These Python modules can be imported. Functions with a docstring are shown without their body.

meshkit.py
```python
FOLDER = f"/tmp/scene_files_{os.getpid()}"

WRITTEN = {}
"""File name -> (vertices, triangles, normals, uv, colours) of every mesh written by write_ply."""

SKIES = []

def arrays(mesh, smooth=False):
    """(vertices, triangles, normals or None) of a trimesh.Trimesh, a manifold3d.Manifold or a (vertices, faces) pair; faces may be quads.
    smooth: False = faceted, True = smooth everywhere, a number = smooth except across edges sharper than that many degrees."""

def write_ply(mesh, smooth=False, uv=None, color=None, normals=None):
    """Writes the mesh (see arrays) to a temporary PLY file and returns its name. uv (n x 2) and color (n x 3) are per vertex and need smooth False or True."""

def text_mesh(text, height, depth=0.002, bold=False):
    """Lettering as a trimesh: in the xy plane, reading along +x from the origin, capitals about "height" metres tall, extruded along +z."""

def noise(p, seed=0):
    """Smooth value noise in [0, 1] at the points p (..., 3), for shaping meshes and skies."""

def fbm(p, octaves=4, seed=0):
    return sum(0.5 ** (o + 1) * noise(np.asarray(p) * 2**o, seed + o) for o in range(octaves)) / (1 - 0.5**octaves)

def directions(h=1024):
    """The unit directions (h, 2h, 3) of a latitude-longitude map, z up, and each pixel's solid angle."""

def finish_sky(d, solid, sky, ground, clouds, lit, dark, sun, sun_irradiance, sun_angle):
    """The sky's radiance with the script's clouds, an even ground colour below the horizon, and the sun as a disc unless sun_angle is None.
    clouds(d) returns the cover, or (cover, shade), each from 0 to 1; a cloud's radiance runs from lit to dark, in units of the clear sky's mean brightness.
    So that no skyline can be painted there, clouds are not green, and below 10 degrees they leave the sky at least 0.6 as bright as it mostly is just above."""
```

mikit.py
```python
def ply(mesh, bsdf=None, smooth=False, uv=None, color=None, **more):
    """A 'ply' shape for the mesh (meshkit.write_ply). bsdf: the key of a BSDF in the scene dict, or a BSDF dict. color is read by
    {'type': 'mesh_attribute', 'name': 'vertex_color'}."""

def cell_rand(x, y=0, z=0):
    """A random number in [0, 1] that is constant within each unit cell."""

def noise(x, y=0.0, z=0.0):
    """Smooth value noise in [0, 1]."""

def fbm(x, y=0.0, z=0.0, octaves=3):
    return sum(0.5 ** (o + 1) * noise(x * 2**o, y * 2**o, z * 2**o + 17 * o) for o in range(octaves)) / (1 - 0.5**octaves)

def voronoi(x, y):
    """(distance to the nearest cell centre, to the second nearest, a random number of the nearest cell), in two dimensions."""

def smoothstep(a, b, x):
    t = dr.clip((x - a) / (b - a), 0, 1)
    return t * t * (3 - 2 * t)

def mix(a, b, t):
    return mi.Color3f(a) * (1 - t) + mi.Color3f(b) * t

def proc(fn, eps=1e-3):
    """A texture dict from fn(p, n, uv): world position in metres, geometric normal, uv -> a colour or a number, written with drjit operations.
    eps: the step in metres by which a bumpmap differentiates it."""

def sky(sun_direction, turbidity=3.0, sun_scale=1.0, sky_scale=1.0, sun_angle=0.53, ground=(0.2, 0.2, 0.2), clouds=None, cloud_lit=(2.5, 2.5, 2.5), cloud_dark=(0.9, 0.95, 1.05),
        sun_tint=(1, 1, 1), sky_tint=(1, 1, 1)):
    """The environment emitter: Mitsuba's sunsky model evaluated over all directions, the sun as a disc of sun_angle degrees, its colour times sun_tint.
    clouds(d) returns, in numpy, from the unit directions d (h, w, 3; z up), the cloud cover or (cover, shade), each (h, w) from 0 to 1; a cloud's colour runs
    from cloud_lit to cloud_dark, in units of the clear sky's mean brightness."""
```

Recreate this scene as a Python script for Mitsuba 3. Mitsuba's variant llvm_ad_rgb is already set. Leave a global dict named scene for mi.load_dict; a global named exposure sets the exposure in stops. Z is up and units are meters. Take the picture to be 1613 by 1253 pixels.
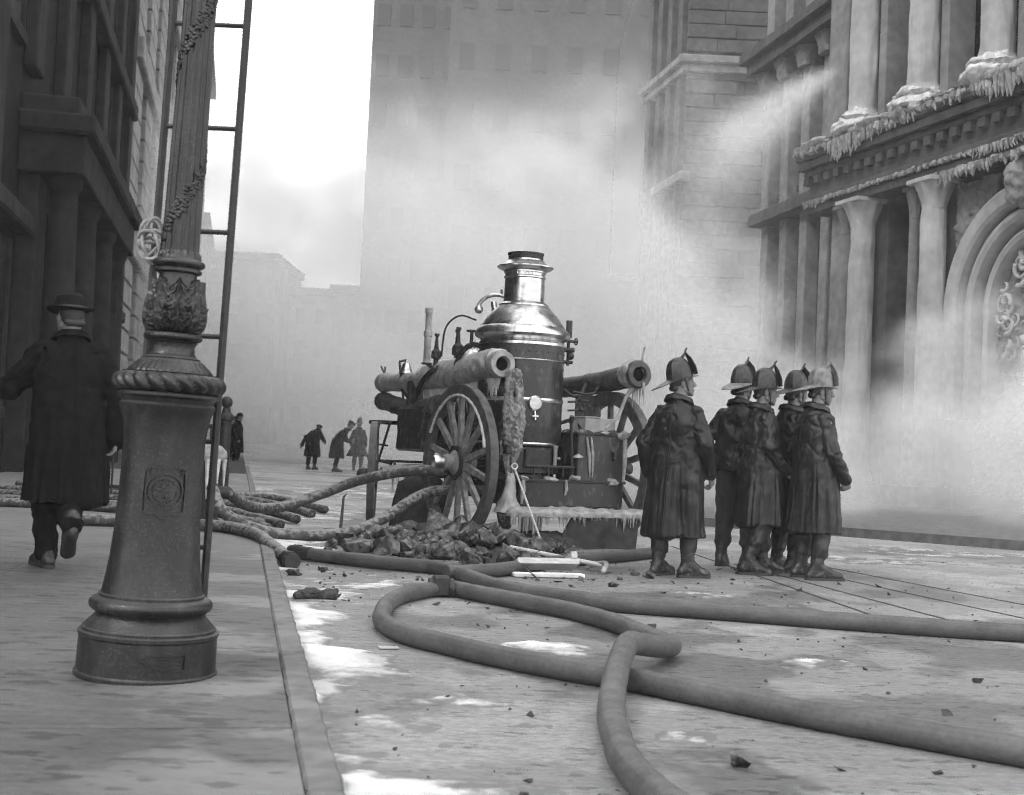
import math, random
import numpy as np, trimesh, mitsuba as mi, drjit as dr
import manifold3d as m3
from manifold3d import Manifold, Mesh
import mikit, meshkit
from mikit import noise, smoothstep, mix, voronoi

T = mi.ScalarTransform4f
rng = np.random.default_rng(12)
scene, labels = {}, {}

# ------------------------------------------------------------------ camera, sky, exposure, air
FOCAL, ROLL, PITCH = 2000.0 / 806.5, 0.045, math.atan(78.5 / 2000)
EYE = np.array([0, 0, 1.05])
FW = np.array([0, math.cos(PITCH), math.sin(PITCH)])
UP0 = np.array([0, -math.sin(PITCH), math.cos(PITCH)])
UP = -math.sin(ROLL) * np.array([1.0, 0, 0]) + math.cos(ROLL) * UP0
scene['camera'] = {'type': 'thinlens', 'fov': math.degrees(2 * math.atan(1 / FOCAL)), 'fov_axis': 'x', 'aperture_radius': 0.0045, 'focus_distance': 10.5,
                   'near_clip': 0.1, 'far_clip': 3000.0, 'to_world': T().look_at(origin=EYE.tolist(), target=(EYE + FW).tolist(), up=UP.tolist()),
                   'medium': {'type': 'ref', 'id': 'haze_air'}}
scene['haze_air'] = {'type': 'homogeneous', 'albedo': {'type': 'rgb', 'value': 0.95}, 'sigma_t': {'type': 'rgb', 'value': 0.0012}}
# overcast January daylight; the negative is black and white, so the daylight is kept neutral
scene['sky'] = mikit.sky((-0.55, -0.45, 0.75), turbidity=3, sun_scale=0.13, sun_angle=16, ground=(0.25, 0.25, 0.25), sun_tint=(0.8, 0.967, 1.29),
                         clouds=lambda d: np.ones(d.shape[:2]), cloud_lit=(2.5, 2.5, 2.5), cloud_dark=(2.2, 2.2, 2.2))
exposure = 3.42

# ------------------------------------------------------------------ helpers
def fbm(x, y=0.0, z=0.0, octaves=3):
    """Value noise whose octaves are turned against each other, so that no lattice shows."""
    x, y, z = mi.Float(x), mi.Float(y), mi.Float(z)
    out, a = 0.0, 0.5
    for o in range(octaves):
        x, y, z = 0.8 * x + 0.36 * y - 0.48 * z + 3.7, -0.6 * x + 0.48 * y - 0.64 * z + 1.9, 0.8 * y + 0.6 * z + 7.3
        out = out + a * noise(x, y, z)
        x, y, z, a = x * 2, y * 2, z * 2, a * 0.5
    return 0.5 + (out / (1 - 0.5 ** octaves) - 0.5) * 1.25

TURN = np.array([[0.8, 0.36, -0.48], [-0.6, 0.48, -0.64], [0, 0.8, 0.6]])
def nfbm(p, octaves=4, seed=0):
    p = np.asarray(p, float); out = 0
    for o in range(octaves):
        p = p @ TURN.T + 3.7 + 1.3 * seed
        out = out + 0.5 ** (o + 1) * meshkit.noise(p, seed + o); p = p * 2
    return 0.5 + (out / (1 - 0.5 ** octaves) - 0.5) * 1.25

def key_for(name):
    if name not in scene and name not in labels: return name
    i = 1
    while f'{name}_{i:03d}' in scene or f'{name}_{i:03d}' in labels: i += 1
    return f'{name}_{i:03d}'

def tag(key, label=None, cat=None, group=None, kind=None):
    d = {k: v for k, v in (('label', label), ('category', cat), ('group', group), ('kind', kind)) if v}
    labels[key] = d
    return key

def thing(name, label, cat, group=None):
    return tag(key_for(name), label, cat, group)

def obj(name, mesh, mat, parent=None, smooth=30, **more):
    key = key_for((parent + '__' if parent else '') + name)
    scene[key] = mikit.ply(mesh, mat, smooth=smooth, **more)
    return key

def copy(name, src, parent=None, to_world=None):
    key = key_for((parent + '__' if parent else '') + name)
    scene[key] = {**scene[src], **({'to_world': to_world} if to_world is not None else {})}
    return key

def cat(ms):
    return trimesh.util.concatenate([m for m in ms if m is not None])

def tm(m):
    q = m.to_mesh()
    return trimesh.Trimesh(np.array(q.vert_properties[:, :3], float), np.array(q.tri_verts), process=False)

def man(mesh):
    return Manifold(Mesh(np.asarray(mesh.vertices, np.float32), np.asarray(mesh.faces, np.uint32)))

def rot(axis, deg):
    return trimesh.transformations.rotation_matrix(math.radians(deg), axis)

def tr(m, xyz=(0, 0, 0), rz=0, rx=0, ry=0, s=1):
    m = m.copy()
    M = np.eye(4)
    M[:3, :3] = (rot([0, 0, 1], rz) @ rot([0, 1, 0], ry) @ rot([1, 0, 0], rx))[:3, :3] * s
    M[:3, 3] = xyz
    m.apply_transform(M)
    return m

def box(x0, x1, y0, y1, z0, z1, ch=0.0):
    if ch <= 0:
        m = trimesh.creation.box((x1 - x0, y1 - y0, z1 - z0))
    else:
        c = np.array([(sx, sy, sz) for sx in (-1, 1) for sy in (-1, 1) for sz in (-1, 1)]) * np.array([x1 - x0, y1 - y0, z1 - z0]) / 2
        p = []
        for v in c:
            for k in range(3):
                q = v.copy(); q[k] -= np.sign(q[k]) * ch; p.append(v - np.sign(v) * ch + (q * 0)); 
        p = np.vstack([c - np.sign(c) * ch * np.array(a) for a in ((0, 1, 1), (1, 0, 1), (1, 1, 0))])
        m = trimesh.convex.convex_hull(p)
    m.apply_translation(((x0 + x1) / 2, (y0 + y1) / 2, (z0 + z1) / 2))
    return m

def lathe(profile, n=48, mod=None):
    """(r, z) profile from bottom to top round the z axis; mod(theta, z) scales the radius."""
    p = np.array(profile, float)
    th = np.arange(n) * 2 * np.pi / n
    r = p[:, 0][:, None] * np.ones(n)[None]
    if mod is not None: r = r * mod(th[None, :], p[:, 1][:, None])
    v = np.stack([r * np.cos(th), r * np.sin(th), np.repeat(p[:, 1][:, None], n, 1)], -1).reshape(-1, 3)
    k = len(p)
    i, j = np.meshgrid(np.arange(k - 1), np.arange(n), indexing='ij')
    a, b = i * n + j, i * n + (j + 1) % n
    f = np.vstack([np.stack([a, b, b + n], -1).reshape(-1, 3), np.stack([a, b + n, a + n], -1).reshape(-1, 3)])
    v = np.vstack([v, [0, 0, p[0, 1]], [0, 0, p[-1, 1]]])
    jj = np.arange(n)
    f = np.vstack([f, np.stack([(jj + 1) % n, jj, np.full(n, len(v) - 2)], 1), np.stack([(k - 1) * n + jj, (k - 1) * n + (jj + 1) % n, np.full(n, len(v) - 1)], 1)])
    return trimesh.Trimesh(v, f, process=False)

def spline(pts, n=8):
    p = np.array(pts, float)
    q = np.vstack([2 * p[0] - p[1], p, 2 * p[-1] - p[-2]])
    out = []
    for i in range(1, len(q) - 2):
        for t in np.arange(n) / n:
            a, b, c, d = q[i - 1], q[i], q[i + 1], q[i + 2]
            out.append(0.5 * (2 * b + (c - a) * t + (2 * a - 5 * b + 4 * c - d) * t * t + (3 * b - a - 3 * c + d) * t ** 3))
    out.append(p[-1])
    return np.array(out)

def tube(pts, r, n=10, closed=False, ends=True):
    p = np.asarray(pts, float)
    k = len(p)
    r = np.broadcast_to(r, (k,))
    t = (np.roll(p, -1, 0) - np.roll(p, 1, 0)) if closed else np.gradient(p, axis=0)
    t /= np.linalg.norm(t, axis=1, keepdims=True) + 1e-12
    u = np.cross(t[0], [0, 0, 1] if abs(t[0][2]) < 0.9 else [1, 0, 0]); u /= np.linalg.norm(u)
    us = []
    for i in range(k):
        u = u - t[i] * (u @ t[i]); u /= np.linalg.norm(u); us.append(u)
    us = np.array(us); w = np.cross(t, us)
    a = np.arange(n) * 2 * np.pi / n
    v = (p[:, None] + r[:, None, None] * (np.cos(a)[None, :, None] * us[:, None] + np.sin(a)[None, :, None] * w[:, None])).reshape(-1, 3)
    K = k if closed else k - 1
    i, j = np.meshgrid(np.arange(K), np.arange(n), indexing='ij')
    A, B = i * n + j, i * n + (j + 1) % n
    C, D = ((i + 1) % k) * n + (j + 1) % n, ((i + 1) % k) * n + j
    f = np.vstack([np.stack([A, B, C], -1).reshape(-1, 3), np.stack([A, C, D], -1).reshape(-1, 3)])
    if not closed and ends:
        v = np.vstack([v, p[0], p[-1]]); jj = np.arange(n)
        f = np.vstack([f, np.stack([(jj + 1) % n, jj, np.full(n, len(v) - 2)], 1), np.stack([(k - 1) * n + jj, (k - 1) * n + (jj + 1) % n, np.full(n, len(v) - 1)], 1)])
    return trimesh.Trimesh(v, f, process=False)

def rod(a, b, r, n=10):
    return tube([a, b], r, n)

def sph(c, r, n=16):
    return Manifold.sphere(r, n).translate(list(map(float, c)))

def ell(c, s, n=24):
    return Manifold.sphere(1.0, n).scale(list(map(float, s))).translate(list(map(float, c)))

def bone(*cr, n=16):
    return Manifold.batch_hull([sph(c, r, n) for c, r in cr])

def chain(pts, rs, n=16):
    out = [bone((pts[i], rs[i]), (pts[i + 1], rs[i + 1]), n=n) for i in range(len(pts) - 1)]
    return Manifold.batch_boolean(out, m3.OpType.Add) if len(out) > 1 else out[0]

def union(ms):
    return Manifold.batch_boolean(list(ms), m3.OpType.Add)

def loft(rings, n=40, power=2.3):
    """rings: (cx, cy, z, a, b): superellipses stacked into a closed solid."""
    th = np.arange(n) * 2 * np.pi / n
    c, s = np.cos(th), np.sin(th)
    e = np.sign(c) * np.abs(c) ** (2 / power), np.sign(s) * np.abs(s) ** (2 / power)
    v = np.vstack([np.stack([cx + a * e[0], cy + b * e[1], np.full(n, z)], 1) for cx, cy, z, a, b in rings])
    k = len(rings)
    i, j = np.meshgrid(np.arange(k - 1), np.arange(n), indexing='ij')
    A, B = i * n + j, i * n + (j + 1) % n
    f = np.vstack([np.stack([A, B, B + n], -1).reshape(-1, 3), np.stack([A, B + n, A + n], -1).reshape(-1, 3)])
    v = np.vstack([v, [rings[0][0], rings[0][1], rings[0][2]], [rings[-1][0], rings[-1][1], rings[-1][2]]])
    jj = np.arange(n)
    f = np.vstack([f, np.stack([(jj + 1) % n, jj, np.full(n, len(v) - 2)], 1), np.stack([(k - 1) * n + jj, (k - 1) * n + (jj + 1) % n, np.full(n, len(v) - 1)], 1)])
    return trimesh.Trimesh(v, f, process=False)

def normals(m):
    n = np.zeros_like(m.vertices); c = np.cross(m.vertices[m.faces[:, 1]] - m.vertices[m.faces[:, 0]], m.vertices[m.faces[:, 2]] - m.vertices[m.faces[:, 0]])
    for k in range(3): np.add.at(n, m.faces[:, k], c)
    return n / (np.linalg.norm(n, axis=1, keepdims=True) + 1e-12)

def displace(m, amount, freq, seed=0, octaves=3):
    m = m.copy()
    f = np.broadcast_to(freq, (3,))
    m.vertices = m.vertices + normals(m) * ((nfbm(m.vertices * f + 50, octaves, seed) - 0.5) * 2 * amount)[:, None]
    return m

def refine(m, length, smooth=0, lamb=0.5):
    t = tm(m.refine_to_length(length)) if hasattr(m, 'refine_to_length') else tm(man(m).refine_to_length(length))
    if smooth:
        t = trimesh.Trimesh(t.vertices, t.faces, process=True)
        trimesh.smoothing.filter_taubin(t, lamb=lamb, nu=lamb + 0.02, iterations=smooth)
    return t

def frame(o, ang):
    """4x4: local x, y, z rotated by ang degrees round z and moved to o."""
    M = rot([0, 0, 1], ang); M[:3, 3] = o
    return M

def put(m, M):
    m = m.copy(); m.apply_transform(M); return m

def rock(r, seed, flat=0.75, n=11):
    g = np.random.default_rng(seed)
    p = g.normal(size=(n, 3)); p /= np.linalg.norm(p, axis=1, keepdims=True)
    m = trimesh.convex.convex_hull(p * (r * g.uniform(0.75, 1.15, (n, 1))) * np.array([1.15, 0.95, flat]))
    return m

# ------------------------------------------------------------------ materials (all neutral grey: a black-and-white plate)
def grey(v): return {'type': 'rgb', 'value': float(v)}

def mat(name, fn, rough=0.7, spec=0.5, bump=None, bump_scale=1.0, metallic=0.0, clearcoat=0.0, eps=2e-3, two=True, rfn=None):
    b = {'type': 'principled', 'base_color': mikit.proc(fn) if callable(fn) else grey(fn), 'roughness': mikit.proc(rfn) if rfn else float(rough), 'specular': float(spec), 'metallic': float(metallic)}
    if clearcoat: b['clearcoat'] = float(clearcoat); b['clearcoat_gloss'] = 0.8
    if bump is not None: b = {'type': 'bumpmap', 'arbitrary': mikit.proc(bump, eps), 'scale': float(bump_scale), 'nested_bsdf': b}
    scene[name] = {'type': 'twosided', 'nested': b} if two else b
    return name

def G(v): return mi.Color3f(v)

def tones(lo, hi, f, f2=None, o=4):
    f2 = f2 or f
    return lambda p, n, uv: G(lo + (hi - lo) * fbm(p.x * f, p.y * f, p.z * f2, o))

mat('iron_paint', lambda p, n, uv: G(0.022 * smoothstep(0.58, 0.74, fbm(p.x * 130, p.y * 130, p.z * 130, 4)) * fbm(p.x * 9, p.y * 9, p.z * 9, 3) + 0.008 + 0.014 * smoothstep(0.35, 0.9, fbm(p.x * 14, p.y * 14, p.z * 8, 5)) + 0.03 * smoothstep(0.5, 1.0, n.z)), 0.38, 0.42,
    bump=lambda p, n, uv: 0.0012 * fbm(p.x * 160, p.y * 160, p.z * 160, 3))
mat('dark_iron', tones(0.008, 0.03, 22), 0.55, 0.4)
mat('engine_paint', lambda p, n, uv: G(0.009 + 0.018 * fbm(p.x * 9, p.y * 9, p.z * 5, 4) + 0.035 * smoothstep(0.62, 0.8, fbm(p.x * 26, p.y * 26, p.z * 12, 3))), 0.34, 0.5)
scene['nickel'] = {'type': 'principled', 'base_color': mikit.proc(lambda p, n, uv: G(0.64 - 0.2 * smoothstep(0.45, 0.75, fbm(p.x * 7, p.y * 7, p.z * 16, 3)) - 0.22 * smoothstep(0.5, 0.75, fbm(p.x * 22, p.y * 22, p.z * 2.5, 4)))), 'metallic': 1.0,
                   'roughness': mikit.proc(lambda p, n, uv: 0.2 + 0.2 * fbm(p.x * 12, p.y * 12, p.z * 12, 3))}
mat('wheel_wood', tones(0.02, 0.09, 14), 0.6, 0.4, bump=lambda p, n, uv: 0.004 * fbm(p.x * 50, p.y * 50, p.z * 50, 3))
mat('rimed_wood', tones(0.05, 0.26, 16), 0.5, 0.5, bump=lambda p, n, uv: 0.006 * fbm(p.x * 45, p.y * 45, p.z * 45, 3))
mat('ice', tones(0.25, 0.6, 14), 0.3, 0.6, bump=lambda p, n, uv: 0.008 * fbm(p.x * 40, p.y * 40, p.z * 40, 3))
mat('rime', tones(0.1, 0.38, 13), 0.45, 0.5, bump=lambda p, n, uv: 0.007 * fbm(p.x * 50, p.y * 50, p.z * 50, 3))
mat('snow', tones(0.4, 0.7, 7), 0.7, 0.3, bump=lambda p, n, uv: 0.01 * fbm(p.x * 30, p.y * 30, p.z * 30, 3))
mat('slush', lambda p, n, uv: G(0.11 + (0.14 + 0.4 * fbm(p.x * 6, p.y * 6, 0.0, 5)) * smoothstep(0.0, 0.013, p.z + 0.016 * (fbm(p.x * 15, p.y * 15, 0.0, 5) - 0.55))), 0.4, 0.5, bump=lambda p, n, uv: 0.007 * fbm(p.x * 35, p.y * 35, p.z * 35, 4))
mat('hose_canvas', lambda p, n, uv: G(0.022 + 0.05 * fbm(p.x * 5, p.y * 5, p.z * 9, 5) + 0.025 * fbm(p.x * 60, p.y * 60, p.z * 60, 3) + 0.03 * smoothstep(0.3, 0.95, n.z) * fbm(p.x * 17, p.y * 17, 0.0, 4)), 0.55, 0.3,
    bump=lambda p, n, uv: 0.003 * fbm(p.x * 110, p.y * 110, p.z * 110, 3))
mat('frozen_hose', lambda p, n, uv: G(0.02 + 0.06 * fbm(p.x * 13, p.y * 13, p.z * 13, 4) + 0.15 * smoothstep(0.35, 0.75, fbm(p.x * 30, p.y * 30, p.z * 30, 5) + 0.3 * n.z - 0.1)), 0.6, 0.35,
    bump=lambda p, n, uv: 0.006 * fbm(p.x * 70, p.y * 70, p.z * 70, 3))
mat('wet_coat', lambda p, n, uv: G(0.003 + 0.013 * fbm(p.x * 7, p.y * 7, p.z * 3, 5) + 0.010 * smoothstep(0.5, 0.9, fbm(p.x * 16, p.y * 16, p.z * 7, 5))), 0.43, 0.28,
    bump=lambda p, n, uv: 0.006 * fbm(p.x * 28, p.y * 28, p.z * 16, 4), rfn=lambda p, n, uv: 0.26 + 0.3 * fbm(p.x * 10, p.y * 10, p.z * 6, 3))
mat('dusty_coat', lambda p, n, uv: G(0.004 + 0.018 * fbm(p.x * 6, p.y * 6, p.z * 3, 5) + 0.015 * smoothstep(0.45, 0.9, fbm(p.x * 26, p.y * 26, p.z * 14, 5))), 0.42, 0.3,
    bump=lambda p, n, uv: 0.006 * fbm(p.x * 26, p.y * 26, p.z * 14, 4))
mat('wool_cloth', tones(0.003, 0.010, 20), 0.9, 0.08, bump=lambda p, n, uv: 0.003 * fbm(p.x * 90, p.y * 90, p.z * 90, 2))
mat('trouser_cloth', tones(0.015, 0.05, 12, 5), 0.75, 0.3, bump=lambda p, n, uv: 0.005 * fbm(p.x * 30, p.y * 30, p.z * 30, 3))
mat('boot_leather', lambda p, n, uv: G(0.008 + 0.02 * fbm(p.x * 18, p.y * 18, p.z * 12, 3) + 0.06 * smoothstep(0.55, 0.75, fbm(p.x * 26, p.y * 26, p.z * 26, 3)) * smoothstep(0.25, 0.02, p.z)), 0.45, 0.5,
    bump=lambda p, n, uv: 0.004 * fbm(p.x * 40, p.y * 40, p.z * 40, 3))
mat('helmet_leather', tones(0.007, 0.032, 24), 0.34, 0.4, bump=lambda p, n, uv: 0.002 * fbm(p.x * 70, p.y * 70, p.z * 70, 3))
mat('frosted_leather', tones(0.04, 0.2, 26), 0.4, 0.5, bump=lambda p, n, uv: 0.002 * fbm(p.x * 70, p.y * 70, p.z * 70, 3))
mat('skin', tones(0.09, 0.17, 25), 0.5, 0.4)
mat('hair', 0.025, 0.6)
mat('felt', 0.005, 0.85, 0.2)
mat('coal', lambda p, n, uv: G(0.015 + 0.11 * smoothstep(0.4, 0.8, fbm(p.x * 14, p.y * 14, p.z * 14, 4))), 0.42, 0.5, bump=lambda p, n, uv: 0.012 * fbm(p.x * 35, p.y * 35, p.z * 35, 3))
mat('coal_dust', tones(0.012, 0.07, 18), 0.85, 0.2, bump=lambda p, n, uv: 0.015 * fbm(p.x * 50, p.y * 50, p.z * 50, 3))
mat('plank_wood', lambda p, n, uv: G(0.26 + 0.3 * fbm(p.x * 6, p.y * 60, p.z * 60, 3)), 0.7, 0.3)
mat('pale_tin', tones(0.15, 0.35, 12), 0.45, 0.5)
mat('rope_fibre', tones(0.14, 0.32, 60), 0.85, 0.2)
mat('canvas', tones(0.012, 0.04, 12), 0.85, 0.2, bump=lambda p, n, uv: 0.006 * fbm(p.x * 25, p.y * 25, p.z * 25, 3))

def road_tone(p, n, uv):
    big = fbm(p.x * 0.55 + 3, p.y * 0.4, 0.0, 4)
    streak = fbm(p.x * 2.2 + 0.3 * p.y, p.y * 20, 0.0, 5)
    fine = fbm(p.x * 34, p.y * 60, 0.0, 4)
    wet = smoothstep(0.5, 0.6, fbm(p.x * 1.3 + 9, p.y * 1.1 + 4, 0.0, 6))
    frost = smoothstep(0.58, 0.66, fbm(p.x * 1.5 - 7, p.y * 1.6 + 11, 0.0, 7))
    v = 0.125 + 0.08 * big + 0.06 * (streak - 0.5) + 0.1 * (fine - 0.5)
    v = dr.maximum(v * (1 - 0.3 * wet), 0.02) + 0.07 * frost * fine
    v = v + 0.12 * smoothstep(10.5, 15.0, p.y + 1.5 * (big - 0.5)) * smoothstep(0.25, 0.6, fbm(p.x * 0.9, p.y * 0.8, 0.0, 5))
    specks = smoothstep(0.66, 0.74, fbm(p.x * 12 + 5, p.y * 24, 0.0, 5))
    return G(0.84 * v * (1 - 0.38 * specks))
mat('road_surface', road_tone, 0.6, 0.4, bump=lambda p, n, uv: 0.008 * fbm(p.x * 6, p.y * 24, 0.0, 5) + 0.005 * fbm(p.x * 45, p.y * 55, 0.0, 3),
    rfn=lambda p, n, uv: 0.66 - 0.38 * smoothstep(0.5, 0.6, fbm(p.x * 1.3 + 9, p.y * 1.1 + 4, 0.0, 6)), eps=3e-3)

def walk_tone(p, n, uv):
    v = 0.085 + 0.07 * fbm(p.x * 1.1, p.y * 1.6, 0.0, 5) + 0.05 * (fbm(p.x * 5, p.y * 20, 0.0, 5) - 0.5) + 0.05 * (fbm(p.x * 40, p.y * 60, 0.0, 4) - 0.5)
    v = v + 0.09 * smoothstep(0.54, 0.68, fbm(p.x * 2.0 + 31, p.y * 1.9 + 2, 0.0, 7)) * smoothstep(-0.75, 0.0, p.x + 0.213 * p.y)
    v = v * (1 - 0.4 * smoothstep(0.6, 0.72, fbm(p.x * 7 + 3, p.y * 16, 0.0, 5)))
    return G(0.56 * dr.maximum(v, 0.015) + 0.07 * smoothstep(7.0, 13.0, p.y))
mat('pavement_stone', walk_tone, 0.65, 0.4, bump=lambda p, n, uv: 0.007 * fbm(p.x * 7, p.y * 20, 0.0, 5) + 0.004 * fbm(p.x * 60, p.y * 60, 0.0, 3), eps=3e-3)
mat('joint_dirt', 0.04, 0.9, 0.1)
mat('kerb_granite', tones(0.05, 0.14, 11), 0.6, 0.4, bump=lambda p, n, uv: 0.004 * fbm(p.x * 40, p.y * 40, p.z * 40, 3))
def stone_mat(name, lo, hi, f=1.2):
    return mat(name, lambda p, n, uv: G(lo + (hi - lo) * (0.6 * fbm(p.x * f, p.y * f, p.z * f, 4) + 0.4 * fbm(p.x * 5, p.y * 5, p.z * 5, 3))), 0.85, 0.15)
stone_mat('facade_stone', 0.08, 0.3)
stone_mat('iced_stone', 0.2, 0.5)
stone_mat('sooty_stone', 0.008, 0.035)
stone_mat('grey_stone', 0.05, 0.14)
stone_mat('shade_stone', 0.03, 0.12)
stone_mat('dark_stone', 0.004, 0.016)
stone_mat('brown_stone', 0.035, 0.11)
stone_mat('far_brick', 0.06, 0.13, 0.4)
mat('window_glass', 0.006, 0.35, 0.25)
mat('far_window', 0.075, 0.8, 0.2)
mat('void', 0.004, 0.9, 0.1)
mat('rope_dark', 0.05, 0.9)

# ------------------------------------------------------------------ setting: ground, pavements
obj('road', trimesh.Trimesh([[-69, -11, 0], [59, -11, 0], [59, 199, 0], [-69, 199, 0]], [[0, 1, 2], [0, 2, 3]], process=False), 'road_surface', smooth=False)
tag('road', 'frozen grey street surface with ice, water stains and scattered coal chips', kind='structure')

SD = np.array([-0.2083, 0.978, 0]); SL = np.array([-0.978, -0.2083, 0])     # along the street; across it to the left
KERB0 = np.array([0.342, 0.0, 0.0])                                          # the kerb line where it meets y = 0
MW = np.eye(4); MW[:3, 0] = -SL; MW[:3, 1] = SD; MW[:3, 3] = KERB0            # local: x right of the kerb line, y along the street
obj('sidewalk', put(box(-9.5, -0.1, -6, 190, -0.3, 0.085), MW), 'joint_dirt', smooth=False)
tag('sidewalk', 'wide pavement of grey stone flags along the left buildings', kind='structure')
WIDE = [-0.1135, -0.24, -1.75, -3.2, -4.9, -6.8]
g0 = np.random.default_rng(5)
for i in range(24):
    y0 = -3.0 + 1.47 * i - 0.02
    for c in range(5 if i < 14 else 4):
        if c == 0: continue
        xa, xb = WIDE[c + 1], WIDE[c]
        if c == 1: xb = WIDE[0]
        off = 0.0
        dz = g0.uniform(-0.002, 0.002)
        obj('slab', put(box(xa + (0.0022 if c < 1 else 0.001), xb - (0.003 if i == 5 and c < 2 else 0.0), y0 + off + (0.012 if i in (5, 6) else 0.004), y0 + off + (1.463 if i in (4, 5) else 1.466), 0.02, 0.1 + dz, 0.004), MW), 'pavement_stone', 'sidewalk', smooth=False)
for i in range(20):
    y0 = -3 + 2.2 * i
    ks = box(-0.112, -0.0, y0 + 0.006, y0 + 2.194, -0.2, 0.103 + g0.uniform(-0.003, 0.003), 0.012)
    obj('kerbstone', displace(refine(man(put(ks, MW)), 0.05), 0.008, 9, 4) if i < 9 else put(ks, MW), 'kerb_granite', 'sidewalk', smooth=False)
# far pavement at the right, its kerb running obliquely across
fk = np.array([[0.8, 20.2], [4.71, 18.07], [6.78, 16.67], [13, 12.6], [30, 8], [30, 40], [2, 45]])
import shapely.geometry as sg
far = trimesh.creation.extrude_polygon(sg.Polygon(fk), 0.33, engine='earcut'); far.apply_translation((0, 0, -0.2))
obj('far_sidewalk', far, 'kerb_granite', smooth=False)
tag('far_sidewalk', 'pale pavement before the burning building, hidden by smoke', kind='structure')
# slots of the street railway in the roadway
for a, b in (((1.9, 14.6), (2.62, 8.3)), ((2.28, 12.6), (3.3, 7.6)), ((2.72, 12.6), (4.3, 6.9)), ((3.1, 13.0), (4.9, 7.4))):
    a, b = np.array([*a, 0.0]), np.array([*b, 0.0]); d = (b - a) / np.linalg.norm(b - a); w = np.array([-d[1], d[0], 0]) * 0.011
    q = np.vstack([a - w, b - w, b + w, a + w]); q = np.vstack([q + [0, 0, 0.004], q - [0, 0, 0.05]])
    k = obj('road_slot', trimesh.convex.convex_hull(q), 'joint_dirt', smooth=False)
    tag(k, 'thin dark slot running through the street surface', kind='structure')

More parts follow.
